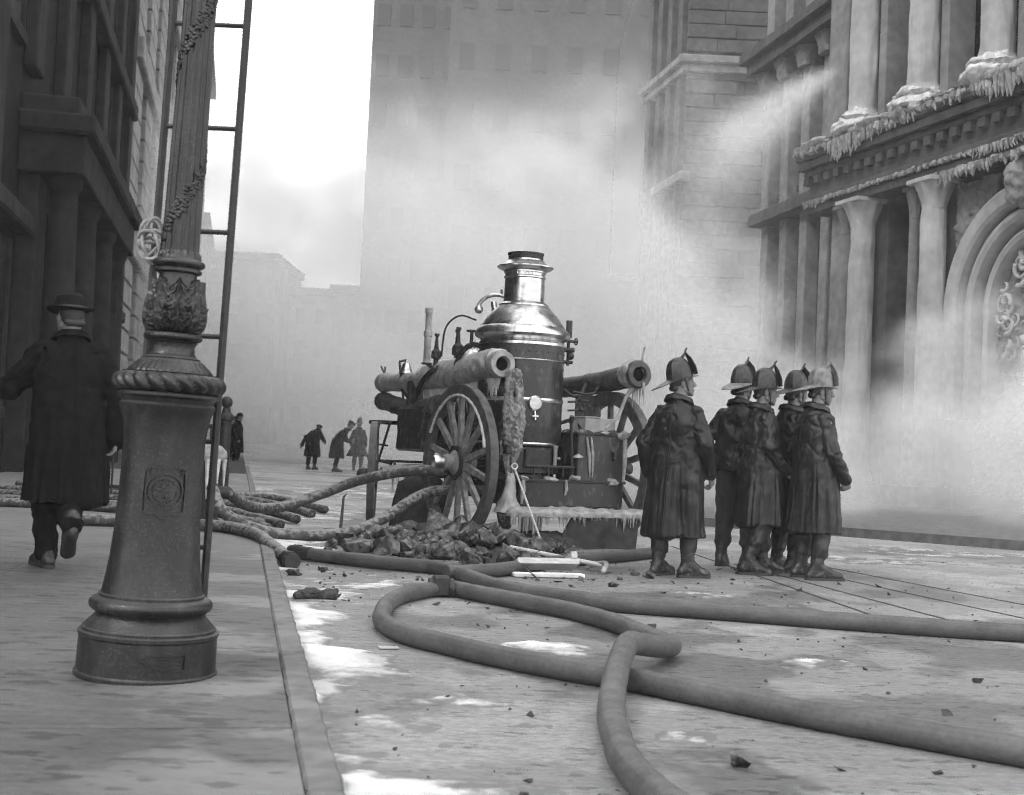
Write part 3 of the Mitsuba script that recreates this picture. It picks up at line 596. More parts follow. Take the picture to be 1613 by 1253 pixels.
obj('body', put(box(0.40, 0.80, -0.40, -0.12, 1.25, 1.42, 0.008), ME), 'pale_tin', ti)
obj('lid', put(box(0.39, 0.60, -0.41, -0.11, 1.42, 1.435, 0.004), ME), 'pale_tin', ti)
sh = thing('bent_sheet', 'dark bent metal sheet propped behind the tin box', 'metal sheet')
shv = np.array([(x, 0.10 + 0.1 * math.sin(3 * x), z - 0.06 * (x - 0.5)) for x in np.linspace(0.62, 0.93, 8) for z in np.linspace(1.2, 1.72, 8)])
a = (np.arange(7)[:, None] * 8 + np.arange(7)[None]).reshape(-1)
shf = np.stack([a, a + 1, a + 9, a + 8], 1)
shm = trimesh.Trimesh(np.vstack([shv, shv + [0, 0.012, 0]]), np.vstack([shf[:, [0, 1, 2]], shf[:, [0, 2, 3]], shf[:, [2, 1, 0]] + 64, shf[:, [3, 2, 0]] + 64]), process=False)
obj('sheet', put(displace(shm, 0.012, 9, 2), ME), 'engine_paint', sh)
st = eo('footboard', box(-0.72, 0.98, -0.86, -0.52, 0.33, 0.37, 0.01), 'plank_wood')
tag(st, 'rear footboard crusted with ice and hung with icicles')
top = refine(man(loft([(0.13, -0.69, 0.335, 0.88, 0.19), (0.13, -0.69, 0.38, 0.88, 0.195), (0.13, -0.69, 0.415, 0.85, 0.16)], 64, 6)), 0.05)
top = displace(top, 0.035, 7, 11, 3)
cone_up = displace(refine(man(lathe([(0.17, 0.36), (0.12, 0.43), (0.07, 0.55), (0.05, 0.7), (0.03, 0.78)], 20)), 0.04), 0.03, 12, 4)
eo('ice_crust', cat([top, tr(cone_up, (-0.66, -0.66, 0))]), 'rime', st)
def icicles(a, b, n, lmin, lmax, seed, r=0.012):
    g = np.random.default_rng(seed); out = []
    a, b = np.array(a, float), np.array(b, float)
    for _ in range(n):
        p = a + (b - a) * g.uniform() + g.normal(size=3) * [0.008, 0.008, 0]
        l = lmin + (lmax - lmin) * g.uniform() ** 2
        rr = r * g.uniform(0.6, 1.3)
        out.append(tube([p + [0, 0, 0.02], p - [0, 0, 0.3 * l], p - [0, 0, l]], [rr, rr * 0.7, rr * 0.1], 6))
    return cat(out)
eo('icicles', cat([icicles([-0.74, -0.86, 0.35], [0.98, -0.86, 0.35], 90, 0.03, 0.17, 5), icicles([-0.74, -0.86, 0.35], [-0.4, -0.86, 0.35], 40, 0.1, 0.26, 9)]), 'rime', st)
for x in (-0.5, 0.8): eo('step_hanger', cat([rod([x, -0.55, 0.36], [x, -0.4, 0.72], 0.02)]), 'dark_iron', st)
# dark apron hanging below the step
ap = []
for i, u in enumerate(np.linspace(0, 1, 16)):
    for j, v in enumerate(np.linspace(0, 1, 12)):
        x0 = 0.02 + 0.86 * u; x1 = -0.20 + 0.96 * u
        x = x0 * (1 - v) + x1 * v
        ap.append((x, -0.84 - 0.10 * v + 0.03 * math.sin(9 * u + 2 * v), 0.34 - 0.335 * v))
ap = np.array(ap); ii = (np.arange(15)[:, None] * 12 + np.arange(11)[None]).reshape(-1)
af = np.stack([ii, ii + 12, ii + 13, ii + 1], 1); n_ = len(ap)
apm = trimesh.Trimesh(np.vstack([ap, ap + [0, 0.02, 0]]), np.vstack([af[:, [0, 1, 2]], af[:, [0, 2, 3]], af[:, [2, 1, 0]] + n_, af[:, [3, 2, 0]] + n_]), process=False)
apk = thing('tarpaulin', 'black tarpaulin hanging from the rear footboard to the ground', 'tarpaulin')
obj('sheet', put(displace(apm, 0.012, 8, 3), ME), 'canvas', apk)

# wheels
def wheel_meshes(R, depth, width, nsp, hubl):
    a = np.linspace(0, 2 * np.pi, 72, endpoint=False)
    def ring(r0, r1, w0, w1):                       # x is the axle
        prof = [(r0, -w0), (r1, -w1), (r1, w1), (r0, w0)]
        v = np.array([(x, r * math.cos(t), r * math.sin(t)) for t in a for r, x in prof])
        f = []
        for i in range(len(a)):
            for j in range(4):
                p, q = i * 4 + j, i * 4 + (j + 1) % 4; p2, q2 = (p + 4) % len(v), (q + 4) % len(v)
                f += [(p, q, q2), (p, q2, p2)]
        return trimesh.Trimesh(v, f, process=False)
    fel = ring(R - depth, R - 0.012, width * 0.42, width * 0.5); tyre = ring(R - 0.014, R, width * 0.48, width * 0.46)
    for m in (fel, tyre): m.fix_normals()
    sp = []
    for k in range(nsp):
        t = 2 * np.pi * (k + 0.5) / nsp
        d = np.array([0, math.cos(t), math.sin(t)]); e = np.array([0, -math.sin(t), math.cos(t)])
        q = []
        for r, wx, we, off in ((0.10, 0.035, 0.045, 0.0), (0.25, 0.026, 0.034, 0.012), (R - depth + 0.01, 0.022, 0.03, 0.0)):
            q += [d * r + sx * wx * np.array([1, 0, 0]) + se * we * e + np.array([off, 0, 0]) for sx in (-1, 1) for se in (-1, 1)]
        q = np.array(q)
        parts = [trimesh.convex.convex_hull(q[:8]), trimesh.convex.convex_hull(q[4:])]
        sp.append(tm(man(parts[0]) + man(parts[1])))
    hub = tr(lathe([(0.05, -hubl), (0.085, -hubl * 0.9), (0.09, -hubl * 0.5), (0.135, -0.06), (0.14, 0.06), (0.095, hubl * 0.5), (0.08, hubl * 0.9), (0.05, hubl)], 28), ry=90)
    flange = cat([tr(lathe([(0.06, -0.012), (0.185, -0.01), (0.185, 0.01), (0.06, 0.012)], 28, lambda th, z: 1 + 0.06 * np.cos(7 * th)), (s * 0.05, 0, 0), ry=90) for s in (-1, 1)])
    return fel, tyre, sp, hub, flange
def wheel(R, M, depth, width, nsp, hubl, m1, m2, label, capmat='nickel', side=-1, frost=True):
    fel, tyre, sp, hub, fl = wheel_meshes(R, depth, width, nsp, hubl)
    w = obj('wheel', put(displace(fel, 0.006, 9, 4), M), m1, eng); tag(w, label)
    obj('tyre', put(tyre, M), 'wheel_wood' if frost else 'dark_iron', w)
    for s in sp: obj('spoke', put(s, M), m2, w)
    obj('hub', put(hub, M), m2, w); obj('hub_flange', put(fl, M), 'dark_iron', w)
    obj('hub_cap', put(tr(lathe([(0.055, 0), (0.075, 0.02), (0.078, 0.08), (0.06, 0.12), (0.03, 0.14), (0, 0.142)], 24), (side * hubl * 0.95, 0, 0), ry=90 * side), M), capmat, w)
    return w
RW = 0.86
wl = wheel(RW, ME @ frame([-0.95, 0, RW], 0), 0.12, 0.10, 14, 0.2, 'wheel_wood', 'rimed_wood', 'left rear wheel with frosted spokes and a bright hub cap')
obj('rim_ice', put(displace(tube([[-0.055, (RW - 0.125) * math.cos(t), (RW - 0.125) * math.sin(t)] for t in np.linspace(0.45, 2.9, 40)][::1], 0.016, 8), 0.01, 25, 6), ME @ frame([-0.95, 0, RW], 0)), 'ice', wl)
wheel(RW + 0.03, ME @ frame([0.98, 0, RW + 0.0], 0), 0.15, 0.11, 14, 0.2, 'wheel_wood', 'wheel_wood', 'right rear wheel seen from its inner side', 'dark_iron', 1)
MFW = frame([-1.68, 15.75, 0.64], 4)
wheel(0.66, MFW, 0.10, 0.085, 12, 0.06, 'wheel_wood', 'rimed_wood', 'small front wheel turned edge on', 'dark_iron', -1)
wheel(0.66, frame([-0.02, 16.6, 0.64], 10), 0.10, 0.085, 12, 0.16, 'wheel_wood', 'wheel_wood', 'small front wheel behind the pump', 'dark_iron', 1)
obj('front_axle', cat([rod([-1.65, 15.75, 0.66], [0.0, 16.6, 0.66], 0.045), rod([-1.5, 15.8, 0.70], [-0.4, 16.35, 0.74], 0.03)]), 'dark_iron', eng)
obj('axle_ice', cat([displace(tube([[-1.58, 15.78, 0.7], [-1.3, 15.9, 0.72], [-1.05, 16.03, 0.74]], [0.05, 0.07, 0.05], 10), 0.02, 14, 2), icicles([-1.5, 15.8, 0.66], [-1.0, 16.05, 0.66], 26, 0.05, 0.24, 3)]), 'rime', eng)
eo('rear_axle', rod([-0.95, 0, RW], [0.98, 0, RW], 0.05), 'dark_iron')
# springs, frame, pump
for s in (-1, 1):
    eo('leaf_spring', cat([tube(spline([[s * 0.72, -0.55, 0.98 + 0.03 * k], [s * 0.72, 0, 0.86 + 0.03 * k], [s * 0.72, 0.55, 0.98 + 0.03 * k]]), 0.018, 6) for k in range(3)]), 'dark_iron')
    eo('frame_rail', cat([box(s * 0.6 - 0.03, s * 0.6 + 0.03, -0.5, 2.5, 0.98, 1.08, 0.006)]), 'engine_paint')
pu = eo('pump', cat([tr(lathe([(0.16, 0.62), (0.18, 0.66), (0.18, 1.2), (0.14, 1.24), (0.14, 1.3), (0.17, 1.32), (0.17, 1.7), (0.1, 1.76), (0.05, 1.9)], 28), (x, 1.25, 0)) for x in (-0.25, 0.12)] + [box(-0.5, 0.4, 1.0, 1.5, 1.22, 1.32, 0.01), box(-0.45, 0.35, 1.05, 1.45, 0.55, 0.75, 0.02)]), 'engine_paint')
eo('air_chamber', tr(lathe([(0.05, 1.7), (0.14, 1.76), (0.17, 1.86), (0.17, 2.02), (0.14, 2.12), (0.07, 2.18), (0.04, 2.2), (0.04, 2.3)], 32), (-0.32, 1.05, 0)), 'nickel', pu)
eo('oil_cups', cat([tr(lathe([(0.03, 0), (0.03, 0.12), (0.06, 0.14), (0.06, 0.22), (0.03, 0.25), (0.015, 0.4), (0.03, 0.41), (0.03, 0.44)], 14), (x, y, z)) for x, y, z in ((-0.55, 1.0, 2.0), (-0.42, 1.3, 2.0), (-0.25, 0.8, 2.1), (-0.6, 1.5, 1.95))] + [tube(spline([[-0.6, 1.35, 2.1], [-0.58, 1.3, 2.45], [-0.45, 1.2, 2.6], [-0.3, 1.05, 2.55]]), 0.012, 7)]), 'dark_iron', pu)
eo('crosshead_guard', box(-0.62, -0.18, 0.75, 1.5, 1.78, 2.02, 0.03), 'dark_iron', pu)
eo('flywheel', cat([tr(trimesh.creation.torus(0.3, 0.03), (-0.55, 0.85, 1.35), ry=90)] + [rod([-0.55, 0.85, 1.35], [-0.55, 0.85 + 0.3 * math.cos(t), 1.35 + 0.3 * math.sin(t)], 0.014, 6) for t in np.linspace(0, 2 * np.pi, 6, endpoint=False)]), 'dark_iron', pu)
eo('piston_rod', cat([rod([x, 1.15, 1.2], [x, 1.15, 2.1], 0.022) for x in (-0.4, -0.1, 0.2)] + [rod([-0.5, 1.15, 1.62], [0.3, 1.15, 1.62], 0.03), rod([-0.55, 0.85, 1.35], [-0.4, 1.15, 1.6], 0.02)]), 'pale_tin', pu)
for q_ in ([[-0.45, 0.35, 2.15], [-0.62, 0.5, 2.2], [-0.68, 0.7, 2.05], [-0.6, 0.95, 1.8]], [[-0.5, 0.3, 1.25], [-0.72, 0.35, 1.2], [-0.75, 0.6, 1.0], [-0.7, 1.0, 0.9]], [[-0.3, 1.3, 1.9], [-0.62, 1.4, 1.95], [-0.68, 1.7, 1.8], [-0.6, 2.1, 1.55]]): eo('pipe', tube(spline(q_), 0.032, 10), 'dark_iron', pu)
for a_, c_ in (([-0.62, 0.5, 2.2], [-0.62, 0.5, 2.36]), ([-0.5, 1.5, 1.9], [-0.7, 1.55, 2.02])): eo('hand_valve', cat([rod(a_, c_, 0.02), tr(trimesh.creation.torus(0.055, 0.011), c_)]), 'dark_iron', pu)
bell = eo('bell', tr(lathe([(0.10, 0), (0.085, 0.03), (0.06, 0.09), (0.045, 0.13), (0.02, 0.15), (0.02, 0.18)], 24), (-0.45, 2.75, 1.95)), 'nickel')
eo('bell_bracket', cat([rod([-0.45, 2.75, 1.5], [-0.55, 2.75, 2.1], 0.015), rod([-0.55, 2.75, 2.1], [-0.45, 2.75, 2.13], 0.015)]), 'dark_iron', bell)
eo('front_seat', cat([box(-0.62, 0.62, 2.3, 2.85, 1.42, 1.52, 0.02), box(-0.62, 0.62, 2.2, 2.32, 1.1, 1.85, 0.02)]), 'engine_paint')
eo('tool_box', displace(refine(man(box(-0.7, 0.5, 1.6, 2.4, 0.95, 1.5, 0.03)), 0.08), 0.02, 6, 2), 'engine_paint')
fb = eo('driver_footboard', box(-0.7, 0.7, 2.85, 3.35, 1.28, 1.33, 0.01), 'engine_paint')
eo('rail', cat([rod([-0.72, 2.9, 1.3], [-0.72, 3.25, 0.82], 0.016), rod([-0.72, 2.55, 1.3], [-0.72, 2.9, 0.78], 0.016), rod([-0.72, 3.25, 0.82], [-0.72, 2.5, 0.78], 0.018), rod([-0.74, 2.9, 0.8], [0.2, 2.9, 0.8], 0.018), rod([-0.72, 3.1, 1.02], [-0.72, 2.6, 1.0], 0.012)]), 'dark_iron', fb)
eo('dash_ring', tr(trimesh.creation.torus(0.07, 0.016), (-0.74, 2.35, 0.74), ry=90), 'dark_iron', fb)
pp = eo('nozzle_pipe', tr(lathe([(0.045, 1.2), (0.052, 1.3), (0.052, 1.95), (0.062, 1.96), (0.062, 2.02), (0.048, 2.04), (0.046, 2.42), (0.056, 2.43), (0.056, 2.49), (0.042, 2.5), (0.042, 2.72), (0.05, 2.73), (0.05, 2.79), (0.0, 2.79)], 24), (-0.34, 2.35, 0)), 'rime'); tag(pp, 'tall upright nozzle pipe')
eo('stay', cat([rod([-0.34, 2.35, 2.0], [-0.3, 2.0, 1.75], 0.012), rod([-0.34, 2.35, 1.25], [-0.14, 2.35, 1.25], 0.02)]), 'dark_iron', pp)
# hard suctions along both sides
def suction(a, b, r, name_label, icy, seed):
    a, b = np.array(a, float), np.array(b, float)
    d = (b - a) / np.linalg.norm(b - a)
    n = 44
    p = np.array([a + (b - a) * t + np.array([0, 0, -0.06 * math.sin(math.pi * t)]) for t in np.linspace(0.015, 1, n)])
    k = obj('suction_pipe', displace(tube(p, r * (1.0 + 0.12 * np.linspace(1, 0, n)), 22, ends=True), 0.012, 9, seed, 4), icy, eng); tag(k, name_label)
    th = np.linspace(0, 2 * np.pi, 28, endpoint=False)
    u = np.cross(d, [0, 0, 1]); u /= np.linalg.norm(u); w = np.cross(u, d)
    prof = [(r * 0.62, 0.10), (r * 0.62, -0.02), (r * 0.75, -0.05), (r * 1.2, -0.05), (r * 1.32, -0.01), (r * 1.28, 0.1), (r * 1.05, 0.14)]
    v = np.array([a + d * y + (u * math.cos(t) + w * math.sin(t)) * rr for t in th for rr, y in prof]); q = len(prof); f = []
    for i in range(28):
        for j in range(q - 1):
            A = i * q + j; B = A + 1; C = ((i + 1) % 28) * q + j + 1; D = C - 1
            f += [(A, C, B), (A, D, C)]
    mouth = trimesh.Trimesh(v, f, process=False); mouth.fix_normals()
    obj('mouth', displace(mouth, 0.012, 12, seed), icy, k)
    obj('bore', rod(a + d * 0.012, a - d * 0.0 + d * 0.09, r * 0.64, 20), 'void', k)
    obj('coupling', cat([rod(b - d * 0.02, b + d * 0.14, r * 1.12, 20)]), 'dark_iron' if icy != 'rime' else 'rimed_wood', k)
    obj('lug', cat([rod(b + d * 0.1 + w * r, b + d * 0.16 + w * (r + 0.11) + u * 0.02 * s, 0.012, 6) for s in (-2, 1)]), 'dark_iron', k)
    return k, d
A1, B1_ = (-0.13, 13.8, 1.95), (-1.72, 17.35, 1.86)
k, d1 = suction(A1, B1_, 0.118, 'upper left suction pipe sheathed in ice with icicles', 'rime', 3)
a1, b1 = np.array(A1), np.array(B1_)
obj('ice_sheath', displace(refine(man(tube([a1 + (b1 - a1) * t + [0, 0, 0.035] for t in np.linspace(0.02, 0.62, 12)], np.linspace(0.15, 0.11, 12), 18)), 0.06), 0.03, 11, 9, 4), 'ice', k)
obj('icicles', cat([icicles(a1 + (b1 - a1) * t0 - [0, 0, 0.12 + 0.06 * math.sin(math.pi * t0)], a1 + (b1 - a1) * t1 - [0, 0, 0.12 + 0.06 * math.sin(math.pi * t1)], n, l0, l1, sd, 0.022) for t0, t1, n, l0, l1, sd in ((0.05, 0.62, 150, 0.1, 0.3, 4), (0.08, 0.4, 70, 0.15, 0.36, 5), (0.0, 0.07, 14, 0.1, 0.3, 6))]), 'ice', k)
suction((-0.87, 15.3, 1.50), (-1.72, 17.35, 1.60), 0.112, 'lower left suction pipe', 'wheel_wood', 8)
k, _ = suction((1.40, 14.2, 1.93), (0.1, 17.3, 1.86), 0.118, 'right suction pipe with a frozen mouth', 'wheel_wood', 5)
obj('ice_collar', displace(refine(man(tube([np.array([1.40, 14.2, 1.93]) + np.array([-0.38, 0.92, 0]) * t for t in (0.0, 0.08, 0.16, 0.3)], [0.15, 0.165, 0.16, 0.125], 20, ends=True)) - man(rod([1.44, 14.1, 1.93], [1.3, 14.44, 1.93], 0.078, 20)), 0.03), 0.02, 12, 2), 'rime', k)
obj('icicles', cat([icicles([1.46, 14.16, 1.82], [1.36, 14.3, 1.82], 26, 0.05, 0.3, 7, 0.014), rod([1.43, 14.19, 2.05], [1.46, 14.17, 2.24], 0.012), displace(tube([[1.36, 14.25, 1.8], [1.28, 14.25, 1.66], [1.2, 14.2, 1.45], [1.05, 14.1, 1.3]], [0.03, 0.02, 0.022, 0.012], 8), 0.01, 20, 2)]), 'rime', k)
for a_, c_ in (([0.55, 15.0, 1.86], [0.25, 14.9, 1.8]), ([-0.55, 14.85, 1.88], [-0.25, 14.6, 1.85]), ([-1.3, 16.5, 1.82], [-1.2, 16.4, 1.5]), ([-1.5, 16.9, 1.8], [-1.1, 16.6, 1.3])): obj('bracket', rod(a_, c_, 0.024), 'dark_iron', eng)
obj('bracket', tube(spline([[0.86, 14.9, 1.83], [0.8, 14.8, 1.7], [0.7, 14.75, 1.68], [0.6, 14.8, 1.75]]), 0.02, 8), 'dark_iron', eng)
# frozen rope and cloth hanging from the mouth of the left suction
fr = thing('frozen_canvas', 'ragged strip of canvas frozen stiff, hanging from the suction mouth', 'canvas')
fz = []
gf = np.random.default_rng(14)
for q in range(15):
    x0 = gf.uniform(-0.10, 0.11); z0 = 1.86 if q < 6 else gf.uniform(1.25, 1.6); z1 = gf.uniform(0.95, 1.2) if q > 2 else gf.uniform(0.55, 0.7)
    zz = np.linspace(z0, z1, 9); w = np.interp(zz, [0.55, 0.95, 1.2, 1.45, 1.7, 1.9], [0.25, 0.4, 1.0, 1.15, 0.75, 0.55])
    fz.append(chain([(x0 * a + 0.02 + gf.normal() * 0.012, 13.75 - 0.05 * (1.9 - z) + gf.normal() * 0.02, z) for a, z in zip(w, zz)], [0.034 * gf.uniform(0.6, 1.25) for _ in zz], n=10))
obj('cloth', displace(displace(refine(union(fz), 0.025, 1), 0.03, (12, 12, 5), 5), 0.018, 34, 3), 'rimed_wood', fr)
obj('icicles', icicles([-0.1, 13.7, 1.1], [0.1, 13.68, 1.15], 16, 0.1, 0.35, 8), 'rime', fr)
eo('brake_lever', cat([rod([0.2, -0.5, 0.72], [0.12, -0.56, 1.35], 0.018), rod([0.12, -0.56, 1.35], [0.1, -0.6, 1.42], 0.024)]), 'dark_iron')
for q_ in (-0.3, -0.12, 0.06): eo('grate_bar', rod([q_, -0.53, 0.76], [q_, -0.53, 0.86], 0.012), 'dark_iron')
eo('grate_rail', rod([-0.4, -0.54, 0.86], [0.2, -0.54, 0.86], 0.014), 'dark_iron')
gi = np.random.default_rng(6)
for q_ in range(7):
    x_, z_ = ((-0.42, 0.72), (0.22, 0.74), (0.24, 0.98), (0.6, 1.25), (0.84, 1.24), (-0.1, 0.72), (0.7, 0.71))[q_]
    eo('ice_lump', tr(displace(refine(man(rock(0.06 * gi.uniform(0.8, 1.5), 60 + q_, 0.6, 14)), 0.025), 0.02, 18, q_), (x_, -0.52, z_)), 'rime')
eo('ice_run', displace(tube([[-0.44, -0.535, 0.72], [-0.43, -0.54, 0.6], [-0.44, -0.535, 0.45]], [0.02, 0.03, 0.012], 8), 0.01, 24, 3), 'rime'); eo('ice_run', displace(tube([[0.1, -0.53, 0.72], [0.11, -0.535, 0.62], [0.1, -0.53, 0.55]], [0.015, 0.02, 0.008], 8), 0.008, 24, 4), 'rime')
eo('side_pipe', tube(spline([[0.3, 0.0, 1.35], [0.42, -0.15, 1.4], [0.4, -0.3, 1.3], [0.33, -0.4, 1.25]]), 0.022, 10), 'dark_iron')
eo('feed_pipe', tube(spline([[-0.55, -0.3, 0.75], [-0.6, -0.35, 1.0], [-0.55, -0.2, 1.2], [-0.5, 0.0, 1.3]]), 0.028, 10), 'dark_iron')
# loose things round the rear of the engine
pk = thing('poker', 'thin iron poker leaning against the ash pan', 'poker')
obj('rod', cat([rod([0.065, 13.55, 0.82], [0.40, 13.05, 0.02], 0.011, 8), tr(trimesh.creation.torus(0.03, 0.009), (0.06, 13.56, 0.85), rx=70)]), 'plank_wood', pk)
bu = thing('bucket', 'pale battered bucket under the rear footboard', 'bucket')
obj('body', tr(lathe([(0.10, 0.05), (0.105, 0.05), (0.13, 0.34), (0.135, 0.345), (0.12, 0.345), (0.1, 0.08)], 24), (0.27, 13.95, 0)), 'snow', bu)
ash = thing('ash_heap', 'grey heap of wet ash under the engine', 'ash heap')
obj('heap', displace(refine(man(loft([(0.35, 13.7, -0.02, 0.5, 0.35), (0.35, 13.7, 0.1, 0.42, 0.28), (0.35, 13.7, 0.16, 0.2, 0.12)], 32, 2)), 0.05), 0.04, 9, 2), 'coal_dust', ash)
cb = thing('canvas_bundle', 'dark canvas sheet bundled on the ground behind the left wheel', 'canvas')
obj('bundle', displace(refine(man(loft([(-1.02, 14.95, 0.0, 0.34, 0.3), (-1.02, 14.95, 0.3, 0.33, 0.28), (-1.0, 14.95, 0.58, 0.28, 0.22), (-0.98, 14.95, 0.68, 0.1, 0.1)], 36)), 0.05), 0.05, (9, 9, 3), 4), 'canvas', cb)

# ------------------------------------------------------------------ coal heap and debris
def heap_z(x, y):
    return 0.14 * math.exp(-((x + 0.62) / 0.75) ** 2 - ((y - 12.8) / 0.8) ** 2) + 0.10 * math.exp(-((x - 0.05) / 0.6) ** 2 - ((y - 12.2) / 0.7) ** 2)
X, Y = np.meshgrid(np.linspace(-1.9, 1.0, 60), np.linspace(11.3, 14.6, 60), indexing='ij')
Z = np.vectorize(heap_z)(X, Y) - 0.035
hv = np.stack([X, Y, Z], -1).reshape(-1, 3); a = (np.arange(59)[:, None] * 60 + np.arange(59)[None]).reshape(-1)
hf = np.stack([a, a + 60, a + 61, a + 1], 1); hf = hf[(hv[hf][:, :, 2] > -0.02).any(1)]
hm = trimesh.Trimesh(hv, np.vstack([hf[:, [0, 1, 2]], hf[:, [0, 2, 3]]]), process=False); hm.remove_unreferenced_vertices()
obj('coal_slack', displace(hm, 0.02, 14, 3), 'coal_dust', smooth=False)
tag('coal_slack', 'fine black coal slack under the lumps beside the engine', 'coal', kind='stuff')
lump_src = [mikit.ply(rock(1.0, 100 + i, 0.85, 15 if i < 8 else 20), 'coal', smooth=False) for i in range(12)]
gl = np.random.default_rng(21)
def lump(x, y, r, label, group, catg='coal lump', z=None):
    k = thing('coal_lump', label, catg, group)
    zz = (heap_z(x, y) + r * 0.35) if z is None else z
    scene[k] = {**lump_src[gl.integers(12)], 'to_world': T().translate([x, y, zz]).rotate([0, 0, 1], gl.uniform(0, 360)).rotate([1, 0, 0], gl.uniform(-25, 25)).scale([r * gl.uniform(0.85, 1.2), r * gl.uniform(0.85, 1.15), r * gl.uniform(0.8, 1.1)])}
n = 0
while n < 215:
    x, y = gl.normal(-0.55, 0.68), gl.normal(12.25, 0.7)
    if not (-1.9 < x < 0.75 and 10.9 < y < 14.0): continue
    if heap_z(x, y) < 0.02 and gl.uniform() < 0.6: continue
    lump(x, y, gl.choice([0.05, 0.07, 0.095, 0.125], p=[0.28, 0.32, 0.26, 0.14]), 'black coal lump in the heap spilled below the engine wheel', 'coal lumps of the heap'); n += 1
for x, y, r in ((-0.72, 13.15, 0.2), (-0.42, 12.85, 0.17), (-1.0, 12.95, 0.16), (-0.75, 12.6, 0.14), (-0.2, 12.95, 0.15), (-0.5, 13.4, 0.15)):
    lump(x, y, r, 'large coal block lying on top of the heap below the wheel', 'large coal blocks')
for i, (x, y, r) in enumerate(((1.22, 10.75, 0.055), (1.12, 10.95, 0.045), (0.85, 9.95, 0.035), (0.5, 10.6, 0.04), (0.62, 10.3, 0.03), (-0.05, 10.9, 0.04), (0.3, 11.3, 0.05), (0.95, 10.5, 0.03))):
    lump(x, y, r, ('dark stone just behind the boots of the leftmost helmeted man', 'flat dark chip left of the stone at the boots')[i] if i < 2 else 'small stray coal chip on the open street before the engine', None if i < 2 else 'stray coal chips', 'stone' if i == 0 else 'coal chip', z=r * 0.5)
st1 = thing('stone', 'dark rough stone lying alone in the near street', 'stone')
obj('body', tr(displace(refine(man(rock(0.047, 7, 0.85, 14)), 0.012), 0.007, 45, 2), (0.84, 4.37, 0.03)), 'coal', st1, smooth=False)
cl = thing('debris_clump', 'flat dark clump of frozen debris on the ice near the kerb', 'debris')
obj('clump', displace(refine(man(box(-1.36, -1.08, 8.3, 8.5, 0.0, 0.05, 0.02)), 0.02), 0.03, 22, 5), 'coal_dust', cl, smooth=False)
for i, (x, y, s_) in enumerate(((-1.78, 10.55, 0.07), (-1.62, 10.9, 0.06), (-1.45, 10.2, 0.05), (-1.6, 9.75, 0.08), (-1.25, 11.2, 0.07), (-1.95, 10.0, 0.05))):
    k = thing('debris_clump', 'small dark clump scattered by the kerb between lamp post and coal heap', 'debris', 'debris clumps by the kerb')
    obj('clump', tr(displace(refine(man(rock(s_, 40 + i, 0.45, 14)), 0.02), 0.02, 30, i), (x, y, s_ * 0.2)), 'coal_dust', k, smooth=False)
pn = thing('plank', 'grey plank lying on the street beside the coal heap', 'plank')
obj('board', tr(box(-0.27, 0.27, -0.09, 0.09, 0, 0.05, 0.004), (0.35, 10.72, 0.06), rz=16, rx=-24), 'plank_wood', pn)
obj('cleat', tr(box(0.2, 0.255, -0.1, 0.1, 0.05, 0.11, 0.004), (0.35, 10.72, 0.06), rz=16, rx=-24), 'plank_wood', pn)
pn2 = thing('plank', 'pale snowy board lying under the grey plank', 'plank')
obj('board', tr(box(-0.3, 0.3, -0.06, 0.06, 0, 0.03, 0.004), (0.36, 10.45, 0.005), rz=14), 'snow', pn2)
px_ = thing('pickaxe', 'frosted pickaxe handle with its iron head lying on the street', 'pickaxe')
obj('handle', rod([0.05, 11.9, 0.12], [0.86, 11.1, 0.06], 0.019, 8), 'snow', px_)
obj('head', tube(spline([[0.72, 11.28, 0.02], [0.80, 11.18, 0.06], [0.88, 11.05, 0.08], [0.84, 10.88, 0.02]]), [0.008] + [0.022] * 23 + [0.008], 8), 'rime', px_)
sk = thing('stick', 'thin bare stick lying aslant before the coal heap', 'stick')
obj('stick', rod([0.0, 11.5, 0.12], [0.28, 10.1, 0.01], 0.008, 6), 'rope_dark', sk)
sk = thing('stake', 'short stake stuck upright in the ice beyond the sagging hose', 'stake')
obj('stake', tube([[-1.82, 14.0, 0.0], [-1.80, 14.0, 0.42], [-1.77, 14.0, 0.46]], [0.02, 0.014, 0.006], 7), 'rope_dark', sk)
pc = thing('paper_scrap', 'small pale scrap of paper lying by the loop of hose', 'paper')
obj('sheet', tr(box(-0.05, 0.05, -0.035, 0.035, 0.004, 0.009), (-0.57, 6.5, 0), rz=15), 'pale_tin', pc)

# ------------------------------------------------------------------ people
def V(*a): return np.array(a, float)

